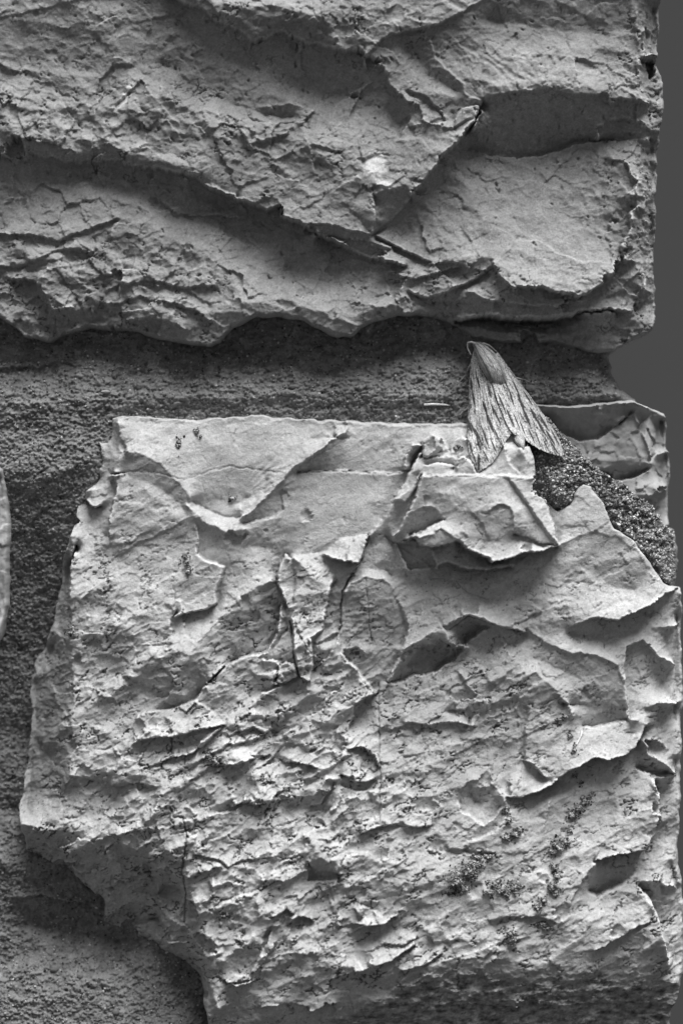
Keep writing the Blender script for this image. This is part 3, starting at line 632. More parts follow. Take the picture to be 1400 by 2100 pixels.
# streaks of the right facet, fan ribs of the bowl
q = (Y * .78 - X * .62); H += 2.4 * fbm(q, X * .12, 14, 3, 175) * blob(X, Y, 1180, 1390, 120, 60, 35)
H += 1.6 * fbm(q, X * .15, 14, 3, 176) * blob(X, Y, 1150, 1200, 200, 50)
ang = np.arctan2(Y - 1030, X - 480); H += .9 * np.sin(ang * 46 + 5 * fbm(X, Y, 30, 3, 177)) * (blob(X, Y, 570, 980, 60, 60) + .8 * blob(X, Y, 320, 910, 60, 30))
H += .9 * np.sin(Y * .55 + 5 * fbm(X, Y, 40, 3, 178)) * blob(X, Y, 735, 1270, 40, 45)
pits(H, ax, ay, 700, (60, 1080, 1390, 1980), 191, 20, dens=lambda x, y: .5, rl=(1.5, 5), rw=(1, 2), dep=(1.5, 4.5))
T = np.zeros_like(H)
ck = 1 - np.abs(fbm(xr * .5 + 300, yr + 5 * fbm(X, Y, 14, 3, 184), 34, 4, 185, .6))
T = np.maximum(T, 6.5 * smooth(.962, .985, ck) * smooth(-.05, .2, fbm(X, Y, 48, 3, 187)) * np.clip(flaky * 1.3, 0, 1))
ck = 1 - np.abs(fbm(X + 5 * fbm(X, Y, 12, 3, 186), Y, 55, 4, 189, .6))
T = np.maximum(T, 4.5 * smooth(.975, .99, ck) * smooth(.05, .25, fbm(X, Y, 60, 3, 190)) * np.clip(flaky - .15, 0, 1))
grooves(H, T, ax, ay, [("225,972 270,966 330,970 380,985 430,965 470,957 520,962 580,970", .9, 4), ("610,968 700,966 800,971 835,966", 1.2, 6), ("840,972 900,978 960,978 1000,975 1040,985 1090,982", .8, 4),
   ("754,1098 746,1130 736,1155 716,1185 702,1216 697,1300", 1.5, 9), ("748,1186 754,1230 757,1280 762,1320", .9, 5), ("775,1400 777,1500 779,1600 778,1700", 1.1, 6), ("778,1720 782,1780 780,1800", .8, 4), ("595,1270 602,1330 610,1380 624,1398", 1.5, 8), ("605,1270 618,1310 640,1340", 1.0, 5),
   ("352,1650 360,1672 378,1672 386,1700 384,1730 378,1770", 1.8, 8), ("150,1336 230,1331 300,1320 350,1322", .8, 4), ("375,1768 382,1830 378,1890", 2.2, 9), ("355,1255 362,1230 358,1200", .8, 4), ("386,1095 375,1120 365,1150", .7, 3),
   ("1010,1060 975,1050 968,1075 985,1100 960,1130", .9, 4), ("885,1185 930,1190 960,1215 1000,1230", .9, 4), ("540,1700 600,1680 640,1660", .8, 4), ("400,1745 450,1758 470,1773 500,1756 560,1752", 1.1, 5), ("900,1310 930,1330 935,1350", 1.0, 5), ("1060,1240 1064,1420 1070,1620", .5, 2.5),
   ("830,1660 790,1690 740,1705", 1.0, 4), ("920,1290 960,1262 1010,1280 1070,1296", 1.1, 5), ("1088,985 1120,1045 1140,1116", 1.2, 5), ("480,1646 530,1647 566,1622", 1.0, 4), ("800,1790 850,1800 890,1775", 1.0, 4), ("720,865 715,900 640,940 605,965", .7, 3)], 5)
poly = rough_outline(L_OUT, 6.0, 30, 13)
poly[:, 0] += np.where(poly[:, 0] > 1300, 9 * np.clip((poly[:, 1] - 1150) / 100, 0, 1), np.where(poly[:, 0] < 200, -7, 0))
sd = sdf(poly, X, Y)
w = np.maximum(4 + 14 * fbm(X, Y, 50, 4, 195, .65) + 6 * smooth(1300, 1390, X), 2)
e = np.clip(1 - sd / w, 0, 1)
H -= 70 * (1 - np.sqrt(np.maximum(1 - e * e, 0)))
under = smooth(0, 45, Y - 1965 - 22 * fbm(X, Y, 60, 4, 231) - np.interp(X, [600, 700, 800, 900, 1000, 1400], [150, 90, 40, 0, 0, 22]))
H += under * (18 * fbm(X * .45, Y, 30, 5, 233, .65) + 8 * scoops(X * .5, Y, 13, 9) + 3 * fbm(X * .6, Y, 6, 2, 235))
scars(H, ax, ay, 1100, (40, 860, 1390, 2110), 5, 36, 181, .24, dens=lambda x, y: .2 + .6 * math.exp(-((x - 560) / 380) ** 2 - ((y - 1660) / 380) ** 2), depth=.13)
sdL, HLf, axL, ayL = sd, H.copy(), ax, ay
tone = 1 + .08 * fbm(X, Y, 120, 3, 197)
sp = smooth(.36, .5, fbm(X, Y, 8, 3, 201)) * smooth(.0, .35, fbm(X, Y, 60, 3, 203) + .25 * blob(X, Y, 860, 1480, 260, 200) + .1)
tone *= 1 - .72 * sp * smooth(1040, 1150, Y)
vein = 1 - np.abs(fbm(X, Y, 50, 4, 205)); tone += .16 * smooth(.97, .995, vein)
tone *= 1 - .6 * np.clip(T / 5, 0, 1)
tone *= 1 - .32 * blob(X, Y, 95, 1520, 55, 260) * (1 + .9 * fbm(X, Y, 26, 4, 207)) - .12 * blob(X, Y, 700, 920, 110, 40)  # left flank and top panel: side shading deepened in the tone
tone *= 1 - .18 * smooth(.5, .8, blob(X, Y, 765, 1280, 62, 95, 0, 2)) - .16 * smooth(.5, .8, blob(X, Y, 480, 1310, 40, 130, 40, 2))  # cracked plate and diagonal facet: tone stands in for down-facing shade
tone *= 1 - .45 * smooth(.35, .75, blob(X, Y, 880, 1345, 60, 36, -25) + .3 * fbm(X, Y, 18, 3, 209)) - .4 * smooth(.4, .8, blob(X, Y, 955, 1290, 45, 26, -20) + .3 * fbm(X, Y, 14, 3, 211))
tone *= 1 - .14 * smooth(.3, .7, blob(X, Y, 965, 1560, 90, 75, 0, 1.5) + .3 * fbm(X, Y, 30, 3, 226)) - .18 * smooth(.3, .7, blob(X, Y, 1190, 1400, 105, 62, 25, 1.5) + .3 * fbm(X, Y, 30, 3, 227)) - .12 * smooth(.3, .7, blob(X, Y, 1270, 1160, 90, 45, 20, 1.5) + .3 * fbm(X, Y, 30, 3, 228)) - .10 * smooth(.3, .7, blob(X, Y, 620, 1110, 80, 40, 0, 1.5) + .3 * fbm(X, Y, 30, 3, 229))  # facet patches darkened in tone in place of slope shading
tone += .3 * smooth(.45, .8, blob(X, Y, 1135, 1240, 24, 26) + .35 * fbm(X, Y, 12, 3, 213)) + .25 * smooth(.5, .8, blob(X, Y, 925, 1530, 34, 20) + .35 * fbm(X, Y, 10, 3, 215))
tone *= 1 + .15 * fbm(X, Y, 34, 5, 218, .65) + .14 * smooth(.25, .6, fbm(X * .8 + Y * .5, (Y - X * .6) * .35, 7, 3, 219)) - .40 * smooth(.3, .55, fbm(X, Y, 5.5, 2, 220)) * smooth(-.05, .35, fbm(X, Y, 44, 2, 222))
tone += .28 * wear_glint(H, 1.2, 7, 3) * smooth(5, 18, sd) * (1 + fbm(X, Y, 12, 3, 224))  # pale lips: edge glints painted in along with wear
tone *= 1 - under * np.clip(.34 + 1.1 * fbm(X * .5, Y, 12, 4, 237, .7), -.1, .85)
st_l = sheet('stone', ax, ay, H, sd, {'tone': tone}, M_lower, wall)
st_l['label'] = 'pale large lower block with chipped and cracked face'

# ---- small stone at the right, and the edge of a stone at the left
def small_stone(out, curves, box, seed, mat, amp, edge, label):
    Hh = relief(curves)
    ax = axis(box[0], box[2], max(box[0], FX0), min(box[2], FX1)); ay = axis(box[1], box[3], max(box[1], FY0), min(box[3], FY1))
    X, Y = np.meshgrid(ax, ay)
    H = sample(Hh, X + 4 * fbm(X, Y, 30, 3, seed), Y + 4 * fbm(X, Y, 30, 3, seed + 5))
    H += amp * 3 * fbm(X, Y, 60, 4, seed + 9) + amp * 1.4 * fbm(X, Y, 18, 4, seed + 14)
    cv, ch, cd = cells(X + 10 * fbm(X, Y, 30, 3, seed + 20), Y + 10 * fbm(X, Y, 30, 3, seed + 24), 42, seed)
    H += amp * 4 * cv
    scars(H, ax, ay, 60, box, 6, 26, seed + 30, .2, depth=.1)
    poly = rough_outline(out, 2.5, 20, seed)
    sd = sdf(poly, X, Y)
    e = np.clip(1 - sd / edge, 0, 1)
    H -= 36 * (1 - np.sqrt(np.maximum(1 - e * e, 0)))
    tone = 1 + .25 * fbm(X, Y, 50, 4, seed + 40)
    o = sheet('stone', ax, ay, H, sd, {'tone': tone}, mat, wall)
    o['label'] = label
    return o, ax, ay, H, sd
W = [("1100,832 1160,838 1200,836 1300,826 1330,838", 92, 88), ("1120,858 1150,885 1190,902 1230,900 1262,878 1300,848", [70, 64, 66, 74], [76, 80, 80, 80]),
     ("1262,880 1275,860 1302,850 1312,870 1330,920 1336,940", 84, 80), ("1336,940 1352,930 1378,925", 66, 70), ("1320,860 1345,845 1370,855", 70), ("1365,860 1372,920 1380,980 1376,1060", 44),
     ("1190,935 1240,945 1300,945 1335,950", 80), ("1235,975 1260,985 1300,980 1335,962", [66, 62, 66], [72, 78, 78]), ("1240,960 1255,950 1320,955", 78), ("1280,1020 1340,1010 1370,1000", 82), ("1345,870 1350,920", 66)]
small_stone("1085,826 1160,830 1200,828 1300,818 1322,830 1342,836 1370,846 1378,870 1378,922 1386,942 1388,972 1383,1002 1382,1080 1340,1100 1270,1040 1200,990 1130,920", W, (1080, 810, 1396, 1110), 301, M_side, 1.7, 6, 'smaller wedge of mottled stone set back at the corner')
V = [("-60,900 -30,1000 -20,1100 -30,1300", 112), ("0,980 6,1080 4,1200 0,1270", 96)]
small_stone("-310,900 -60,905 -8,952 6,962 13,1000 21,1080 16,1150 17,1240 6,1292 -8,1335 -60,1400 -310,1420", V, (-320, 890, 40, 1430), 331, M_side, 1.6, 8, 'sliver of pale stone at the very left edge')

# ---- mortar
MO = [
 ("-80,660 100,700 300,700 450,715 600,690 750,700 900,690 1000,715 1150,720 1255,730", [44, 40, 42, 40, 44, 40, 40, 36, 38, 34]),
 ("-80,748 0,756 60,750 110,742 150,746", [64, 64, 58], [54, 52, 54]), ("-80,725 60,725 180,722 260,730", 54), ("250,760 450,750 640,755 800,750 940,755", 66),
 ("-60,830 100,820 300,815 500,810 700,808 930,812", 82), ("250,848 400,842 560,838 720,850 940,856", 76), ("1040,770 1150,765 1255,760", 56), ("1080,812 1180,812 1270,808", 64), ("1262,760 1280,792 1305,812", 30),
 ("-80,884 60,888 140,880 200,872", 80), ("-60,960 60,970 150,960 180,940", 90), ("30,1060 90,1080 140,1080", 64), ("25,1200 70,1210 115,1220", 34), ("20,1330 50,1350 80,1350", 12), ("10,1500 40,1520", -4), ("0,1660 30,1680", 4), ("-60,1400 -60,1800", 16),
 ("0,1780 60,1800 120,1810 170,1850", 40), ("20,1850 90,1850 150,1860 200,1880", [44, 52, 50, 40], [40, 34, 28, 22]), ("40,1910 120,1915 200,1925 250,1945", 16), ("-80,2010 0,1990 60,1955 130,1950", 38), ("-60,2080 60,2050 180,2020 300,2030 390,2060", [80, 78, 70, 56, 44]), ("-60,2160 200,2140 400,2160", 86),
 ("-80,2030 0,2012 50,1990", 60, 68),
 # right wedge
 ("1096,920 1130,900 1160,900", 96), ("1110,960 1140,1020 1160,1010", 113), ("1190,950 1250,1000 1310,1045 1360,1085 1388,1112", [102, 100, 96, 86, 66]), ("1100,846 1135,872 1160,897 1200,935 1240,968 1300,1012 1350,1052 1392,1085", [30, 26, 24, 20, 10, 0, -10], [92, 98, 100, 98, 94, 84, 60]), ("1230,1010 1290,1090 1350,1160", 98), ("1320,1230 1340,1500 1340,1900 1330,1940", -20), ("1180,1230 1180,1900", 20), ("1350,1180 1380,1195", 84), ("1385,1130 1392,1180", 60), ("1170,960 1215,985", 104),
 ("440,2110 900,2120 1380,2120", 20), ("500,1960 900,1960 1380,1960", 20),
]
HM = relief(MO, 60, 1.7)
M_OUT = "-320,600 1200,600 1257,722 1263,760 1280,792 1310,816 1330,850 1350,980 1384,1062 1395,1110 1398,1160 1390,1203 1372,1260 1370,1960 1391,1988 1390,2030 1384,2062 1371,2095 1366,2290 -320,2290"
ax = axis(-330, 1402, FX0, 1402); ay = axis(600, 2300, 620, FY1)
X, Y = np.meshgrid(ax, ay)
H = sample(HM, X + 16 * fbm(X, Y, 50, 5, 221, .6), Y + 16 * fbm(X, Y, 50, 5, 231, .6))
crust = np.clip(smooth(.35, .7, blob(X, Y, 1250, 1050, 170, 150, 0, 2)) , 0, 1)
H += 7 * fbm(X, Y, 90, 4, 241) + 5 * fbm(X * .14, Y, 15, 3, 242, .6) * smooth(900, 820, Y) + 5 * scoops(X * .55, Y, 46, 11) + 3.5 * fbm(X, Y * 2.2, 26, 3, 243) * (1 + crust)
cv, ch, cd = cells(X + 2 * fbm(X, Y, 8, 2, 245), Y * 1.25 + 2 * fbm(X, Y, 8, 2, 247), 6.5, 17)
H += (6.5 + 2 * crust) * (.55 - cd) + 2.6 * ch
cv, ch, cd = cells(X, Y * 1.2, 15, 19)
H += (1.5 + 3.5 * crust) * (ch + .8 * (.5 - cd))
H += 1.6 * perlin(X / 3.3, Y / 3.3, 251)
pits(H, ax, ay, 260, (0, 690, 1390, 2100), 255, 0, rl=(3, 9), rw=(2, 4.5), dep=(4, 9))
poly = rough_outline(M_OUT, 3.5, 14, 23)
sd = sdf(poly, X, Y)
e = np.clip(1 - sd / 16, 0, 1)
H -= 34 * (1 - np.sqrt(np.maximum(1 - e * e, 0)))
# stop the mortar well inside the stones that it carries
hid = np.zeros(X.shape, bool)
for (A, B, sdx) in ((axU, ayU, sdU), (axL, ayL, sdL)):
    i = np.clip(np.searchsorted(A, X), 0, len(A) - 1); j = np.clip(np.searchsorted(B, Y), 0, len(B) - 1)
    inside = (X >= A[0]) & (X <= A[-1]) & (Y >= B[0]) & (Y <= B[-1])
    hid |= inside & (sdx[j, i] > 40)
sdm = np.where(hid, -50, sd)
tone = (1 + .35 * fbm(X, Y, 70, 4, 261, .6)) * (1 - .5 * smooth(.2, .5, fbm(X * .6, Y, 16, 4, 263, .6))) * (1 - .22 * crust) * (.82 + .5 * (ch * .5 + .5) * .7)
mo = sheet('mortar', ax, ay, H, sdm, {'tone': tone}, M_mortar, wall, back=-300, skirt_noise=6)
mo['label'] = 'rough granular sandy mortar in the joints'
HMf, axM, ayM = H, ax, ay
def lookup(A, B, F, x, y):
    i = np.clip(np.searchsorted(A, x), 0, len(A) - 1); j = np.clip(np.searchsorted(B, y), 0, len(B) - 1)
    return F[j, i]

# sand grains standing proud of the mortar
def icos():
    p = (1 + 5 ** .5) / 2
    v = np.array([(-1, p, 0), (1, p, 0), (-1, -p, 0), (1, -p, 0), (0, -1, p), (0, 1, p), (0, -1, -p), (0, 1, -p), (p, 0, -1), (p, 0, 1), (-p, 0, -1), (-p, 0, 1)], float)
    v /= np.linalg.norm(v[0])
    f = np.array([(0, 11, 5), (0, 5, 1), (0, 1, 7), (0, 7, 10), (0, 10, 11), (1, 5, 9), (5, 11, 4), (11, 10, 2), (10, 7, 6), (7, 1, 8), (3, 9, 4), (3, 4, 2), (3, 2, 6), (3, 6, 8), (3, 8, 9), (4, 9, 5), (2, 4, 11), (6, 2, 10), (8, 6, 7), (9, 8, 1)])
    return v, f
OCT_V = np.array([(1, 0, 0), (-1, 0, 0), (0, 1, 0), (0, -1, 0), (0, 0, 1), (0, 0, -1)], float)
OCT_F = np.array([(0, 2, 4), (2, 1, 4), (1, 3, 4), (3, 0, 4), (2, 0, 5), (1, 2, 5), (3, 1, 5), (0, 3, 5)])
def grains(name, pts, rad, V0, F0, tones, mat, parent, seed, jit=.3):
    r = np.random.default_rng(seed)
    n = len(pts)
    q = r.normal(size=(n, 4)); q /= np.linalg.norm(q, axis=1)[:, None]
    w_, x, y, z = q.T
    R = np.stack([1 - 2 * (y * y + z * z), 2 * (x * y - z * w_), 2 * (x * z + y * w_), 2 * (x * y + z * w_), 1 - 2 * (x * x + z * z), 2 * (y * z - x * w_), 2 * (x * z - y * w_), 2 * (y * z + x * w_), 1 - 2 * (x * x + y * y)], 1).reshape(n, 3, 3)
    sc_ = r.uniform(1 - jit, 1 + jit, (n, 1, 3))
    v = np.einsum('nij,nkj->nki', R, V0[None] * sc_ * (1 + r.normal(0, .12, (n, len(V0), 1)))) * rad[:, None, None]
    v = v + pts[:, None, :]
    co = np.c_[(v[..., 0].ravel() - 700) * S, -(v[..., 2].ravel() - HREF) * S, (1050 - v[..., 1].ravel()) * S + EYE]
    F = (F0[None] + (np.arange(n) * len(V0))[:, None, None]).reshape(-1, 3)
    ob = mesh_obj(name, co, F, mat, parent, smooth_=len(V0) > 6)
    at = ob.data.attributes.new('tone', 'FLOAT', 'POINT'); at.data.foreach_set('value', np.repeat(tones, len(V0)).astype(np.float32))
    return ob
r = np.random.default_rng(401)
def mortar_pts(n, box):
    x = r.uniform(box[0], box[2], n); y = r.uniform(box[1], box[3], n)
    h = lookup(axM, ayM, HMf, x, y); s_ = lookup(axM, ayM, sdm, x, y)
    hs = np.maximum(np.where((y < 728) & (lookup(axU, ayU, sdU, x, y) > 0), lookup(axU, ayU, HUf, x, y), -999), np.where((y > 846) & (x > 24) & (lookup(axL, ayL, sdL, x, y) > 0), lookup(axL, ayL, HLf, x, y), -999))
    ok = (s_ > 3) & (h > hs - 3)
    return x[ok], y[ok], h[ok]
x, y, h = mortar_pts(52000, (-10, 640, 1400, 2110))
rad = .9 + 2.4 * r.random(len(x)) ** 4
gm = grains('sand_grains', np.c_[x, y, h + .3], rad, OCT_V, OCT_F, .12 + 1.5 * r.random(len(x)) ** 2.2, M_grit, wall, 403)
gm['kind'] = 'stuff'
x, y, h = mortar_pts(9000, (1080, 880, 1400, 1215))
gm = grains('crust_granules', np.c_[x, y, h + .8], 1.3 + 2.4 * r.random(len(x)) ** 2, OCT_V, OCT_F, .5 + 1.5 * r.random(len(x)) ** 2, M_grit, wall, 405)
gm['kind'] = 'stuff'
# pebbles and lumps in the mortar
IV, IF = icos()
def pebble(x, y, rx, ry, rz, tone_, seed, lift=.3, name='pebble'):
    rr = np.random.default_rng(seed)
    v = IV.copy(); f = IF
    mid = {}; vl = [tuple(a) for a in v]; nf = []
    def m_(a, b):
        k = (min(a, b), max(a, b))
        if k not in mid:
            p = (np.array(vl[a]) + np.array(vl[b])) / 2; p /= np.linalg.norm(p); vl.append(tuple(p)); mid[k] = len(vl) - 1
        return mid[k]
    for _ in range(2):
        nf = []
        mid.clear()
        for a, b, c in f:
            ab, bc, ca = m_(a, b), m_(b, c), m_(c, a)
            nf += [(a, ab, ca), (b, bc, ab), (c, ca, bc), (ab, bc, ca)]
        f = nf
    v = np.array(vl)
    v *= (1 + .42 * fbm(v[:, 0] * 3 + seed, v[:, 1] * 3 + v[:, 2] * 2.3, 2.2, 3, seed % 90))[:, None]
    h = float(lookup(axM, ayM, HMf, np.array([x]), np.array([y]))[0])
    co = np.c_[(x + v[:, 0] * rx - 700) * S, -(h + lift * rz + v[:, 2] * rz - HREF) * S, (1050 - y - v[:, 1] * ry) * S + EYE]
    o = mesh_obj(name, co, np.array(f), M_side, wall)
    at = o.data.attributes.new('tone', 'FLOAT', 'POINT'); at.data.foreach_set('value', np.full(len(co), tone_, np.float32))
    return o
for k, a in enumerate([(1090, 795, 11, 8, 6, .6), (602, 792, 11, 5, 5, .55), (215, 803, 10, 4, 5, .9), (885, 848, 9, 3, 4, .5), (31, 1047, 5, 5, 6, 1.5), (52, 966, 5, 5, 4, .5), (160, 2008, 7, 7, 6, .6), (108, 1995, 9, 7, 5, .5), (235, 2082, 8, 7, 6, .45), (700, 765, 6, 4, 4, .9), (330, 760, 8, 4, 4, .8), (160, 768, 9, 4, 4, .9)]):
    pebble(*a, 500 + k)

# ------------------------------------------------------------------ the moth
def surf(x, y):
    x = np.atleast_1d(x).astype(float); y = np.atleast_1d(y).astype(float)
    h = lookup(axM, ayM, HMf, x, y)
    h = np.maximum(h, np.where((y < 728) & (lookup(axU, ayU, sdU, x, y) > 0), lookup(axU, ayU, HUf, x, y), -999))
    h = np.maximum(h, np.where((y > 846) & (x > 24) & (lookup(axL, ayL, sdL, x, y) > 0), lookup(axL, ayL, HLf, x, y), -999))
    return h
def moth_mat(name, albedo, bump=.5):
    return rock_mat(name, albedo, mottle=.12, grain=.45, bump=bump, rough=.75)
M_wing = moth_mat('scaled moth wing', .41, 1.0)
M_body = moth_mat('furry moth body', .30, 1.0)
M_horn = moth_mat('dark horny limb', .22, .3)
moth = bpy.data.objects.new('moth', None); sc.collection.objects.link(moth)
moth.location = wpt(1010, 800, 60)
bpy.context.view_layer.update()
moth['label'] = 'grey streaked hawk moth resting wings folded on the mortar joint'
moth['category'] = 'moth'
def local(ob):
    ob.parent = moth
    ob.matrix_parent_inverse = moth.matrix_world.inverted()
    return ob
def curve_at(s_, t):
    P = parse(s_)
    # smooth the polyline a little
    d = np.r_[0, np.cumsum(np.hypot(*np.diff(P, axis=0).T))]; d /= d[-1]
    tt = np.linspace(0, 1, 400); Q = np.c_[np.interp(tt, d, P[:, 0]), np.interp(tt, d, P[:, 1])]
    k = np.ones(41) / 41
    Qs = np.c_[np.convolve(np.pad(Q[:, 0], 20, 'reflect', reflect_type='odd'), k, 'valid'), np.convolve(np.pad(Q[:, 1], 20, 'reflect', reflect_type='odd'), k, 'valid')]
    return np.c_[np.interp(t, tt, Qs[:, 0]), np.interp(t, tt, Qs[:, 1])]
def streak(x, y, segs):
    out = np.zeros_like(x)
    for (x1, y1, x2, y2, w_) in segs:
        ex, ey = x2 - x1, y2 - y1; L2 = ex * ex + ey * ey
        t = np.clip(((x - x1) * ex + (y - y1) * ey) / L2, 0, 1)
        d = np.hypot(x - x1 - t * ex, y - y1 - t * ey)
        ww = w_ * .62 * (1 - .75 * np.abs(2 * t - 1) ** 2)
        out = np.maximum(out, smooth(1.35, .55, d / np.maximum(ww, .4) + .45 * fbm(x, y, 5, 2, 611)))
    return out
def wing(C, I, Tm, hc, hi, segs, dots, seed, lift):
    nu, nv = 170, 100
    u = np.linspace(0, 1, nu); v = np.linspace(0, 1, nv)
    c = curve_at(C, u); i = curve_at(I, u); tm = curve_at(Tm, v)
    U_, V_ = np.meshgrid(u, v, indexing='ij')
    b = c[0] + (i[0] - c[0]) * v[:, None]
    P = (1 - V_)[..., None] * c[:, None] + V_[..., None] * i[:, None] + (1 - U_)[..., None] * b[None] + U_[..., None] * tm[None] \
        - ((1 - U_) * (1 - V_))[..., None] * c[0] - (U_ * (1 - V_))[..., None] * c[-1] - ((1 - U_) * V_)[..., None] * i[0] - (U_ * V_)[..., None] * i[-1]
    x, y = P[..., 0], P[..., 1]
    # ragged scale fringe on the outer margin
    y = y + 2.0 * fbm(V_ * 60, U_ * 3, 3, 2, seed + 1) * smooth(.9, 1, U_)
    x = x + 1.6 * fbm(U_ * 70, V_ * 2, 4, 3, seed + 3) * smooth(.12, 0, V_)
    hcv = np.interp(y, *hc); hiv = np.interp(y, *hi)
    f = V_ ** .8
    h = hcv + (hiv + 5 - hcv) * f + 9 * np.sin(np.pi * V_) * (1 - .5 * U_) + lift
    h = h + 0.45 * np.cos(V_ * 2 * np.pi * 9 + 1.5 * fbm(U_ * 40, V_ * 40, 14, 2, seed)) * smooth(.05, .4, U_) + .8 * fbm(x, y, 8, 3, seed + 5)
    h = np.maximum(h, surf(x.ravel(), y.ravel()).reshape(x.shape) + 4)
    n1 = fbm(V_ * 190, U_ * 60, 9, 4, seed + 11, .65); n2 = fbm(V_ * 190 + 30, U_ * 90, 9, 3, seed + 17, .6); n3 = fbm(x, y, 3.2, 2, seed + 23)
    tone = 1.05 - .5 * smooth(.05, .4, fbm(V_ * 60 + 40, U_ * 40, 12, 4, seed + 41, .65)) - .6 * smooth(.02, .34, n1) - .5 * smooth(.1, .4, n2) + .8 * n3 + .5 * fbm(x, y, 2.4, 1, seed + 24)
    tone += .25 * smooth(.1, .4, fbm(V_ * 40 + 9, U_ * 30, 10, 3, seed + 29))
    tone = tone * (1 - .93 * streak(x, y, segs))
    tone *= 1 - .25 * smooth(.9, 1., 1 - V_)
    for (dx, dy) in dots: tone += 1.2 * smooth(3.6, 2.2, np.hypot(x - dx, y - dy))
    tone = np.clip(tone, .09, 1.6)
    n = nu * nv
    top = np.c_[x.ravel(), y.ravel(), h.ravel()]; bot = top - [0, 0, 2.2]
    V3 = np.vstack([top, bot])
    co = np.array([wpt(*p) for p in V3]) if False else np.c_[(V3[:, 0] - 700) * S, -(V3[:, 2] - HREF) * S, (1050 - V3[:, 1]) * S + EYE]
    idx = np.arange(n).reshape(nu, nv)
    q = np.c_[idx[:-1, :-1].ravel(), idx[1:, :-1].ravel(), idx[1:, 1:].ravel(), idx[:-1, 1:].ravel()]
    rim = np.r_[idx[:, 0], idx[-1, 1:], idx[::-1, -1][1:], idx[0, ::-1][1:]]
    rr = np.c_[rim[:-1], rim[1:], rim[1:] + n, rim[:-1] + n]
    o = mesh_obj('forewing', co, np.vstack([q, q[:, ::-1] + n, rr[:, ::-1]]), M_wing)
    at = o.data.attributes.new('tone', 'FLOAT', 'POINT'); at.data.foreach_set('value', np.r_[tone.ravel(), tone.ravel()].astype(np.float32))
    return local(o)
AX = ([700, 745, 800, 866, 900, 930, 970], [66, 92, 120, 150, 166, 176, 178])
lw = wing("974,708 966,735 962,790 958,850 955,900 959,938 977,969", "984,722 997,758 1013,798 1028,838 1040,868 1046,890", "977,969 990,962 1006,950 1020,930 1033,906 1046,890",
     ([700, 745, 800, 866, 900, 940, 970], [58, 62, 80, 112, 138, 158, 164]), AX,
     [(988, 823, 997, 852, 5), (995, 848, 1008, 886, 6), (965, 775, 968, 800, 4), (968, 800, 972, 832, 4), (975, 765, 984, 800, 3), (957, 858, 966, 888, 5), (964, 868, 974, 895, 4), (972, 880, 986, 915, 4), (984, 872, 999, 920, 3), (978, 932, 978, 966, 5),
      (988, 925, 999, 950, 2.5), (1002, 900, 1014, 930, 3), (959, 905, 966, 935, 4), (974, 895, 982, 925, 3), (998, 788, 1006, 818, 4), (1005, 830, 1024, 872, 4), (1010, 805, 1024, 842, 3), (983, 740, 998, 780, 4), (1010, 880, 1022, 910, 3), (966, 930, 974, 955, 3)],
     [(977, 839)], 620, 0)
rw = wing("1020,720 1036,742 1060,775 1090,815 1115,850 1140,890 1150,912 1155,934", "1004,745 1009,790 1020,830 1032,862 1041,882 1050,892", "1155,934 1148,937 1130,933 1105,924 1085,912 1066,898 1050,892",
     ([700, 722, 770, 820, 870, 935], [70, 76, 78, 80, 92, 118]), AX,
     [(1060, 808, 1073, 842, 5), (1070, 838, 1085, 874, 6), (1050, 780, 1066, 815, 3), (1086, 836, 1101, 866, 5), (1099, 860, 1117, 894, 5), (1104, 848, 1125, 886, 4), (1117, 882, 1136, 914, 5), (1124, 902, 1142, 932, 3.5), (1042, 798, 1051, 832, 4), (1035, 838, 1051, 877, 4),
      (1050, 848, 1063, 882, 2.5), (1094, 885, 1106, 918, 2.5), (1080, 878, 1093, 910, 2.5), (1019, 808, 1036, 852, 3.5), (1072, 800, 1092, 832, 3), (1110, 900, 1122, 926, 2.5), (1030, 770, 1042, 802, 3), (1062, 860, 1074, 895, 2.5), (1128, 880, 1146, 915, 3)],
     [(1080, 822)], 660, 3)
# body: head, thorax and abdomen in one skin
P = parse("972,699 976,704 982,710 988,720 996,732 1004,746 1012,762 1019,778 1026,800 1036,830 1048,865 1057,890 1063,908 1069,923")
R = np.array([2, 7, 11, 14, 17, 19, 19, 17, 14, 15, 14, 11.5, 9, 2]); HB = np.array([62, 68, 78, 92, 103, 110, 114, 112, 98, 102, 120, 152, 178, 184.0])
tt = np.linspace(0, 1, len(P)); t = np.linspace(0, 1, 120)
px, py, pr, ph = (np.interp(t, tt, a) for a in (P[:, 0], P[:, 1], R, HB))
k9 = np.ones(9) / 9
sm_ = lambda a: np.convolve(np.pad(a, 4, 'edge'), k9, 'valid')
px, py, pr, ph = sm_(px), sm_(py), sm_(pr), sm_(ph)
d = np.gradient(np.c_[px, py], axis=0); d /= np.hypot(d[:, 0], d[:, 1])[:, None]
nx, ny = -d[:, 1], d[:, 0]
na = 56
a = np.linspace(0, 2 * np.pi, na, endpoint=False)
A_, T_ = np.meshgrid(a, t)
fur = 1 + .26 * fbm(np.cos(A_) * 26 + T_ * 6, np.sin(A_) * 26 + T_ * 46, 5, 3, 701) 
rx = pr[:, None] * fur
bx = px[:, None] + nx[:, None] * np.cos(A_) * rx; by = py[:, None] + ny[:, None] * np.cos(A_) * rx; bh = ph[:, None] + np.sin(A_) * rx * .85
co = np.c_[(bx.ravel() - 700) * S, -(bh.ravel() - HREF) * S, (1050 - by.ravel()) * S + EYE]
idx = np.arange(120 * na).reshape(120, na); nxt = np.roll(idx, -1, axis=1)
F = np.c_[idx[:-1].ravel(), nxt[:-1].ravel(), nxt[1:].ravel(), idx[1:].ravel()]
body = local(mesh_obj('body', co, F, M_body))
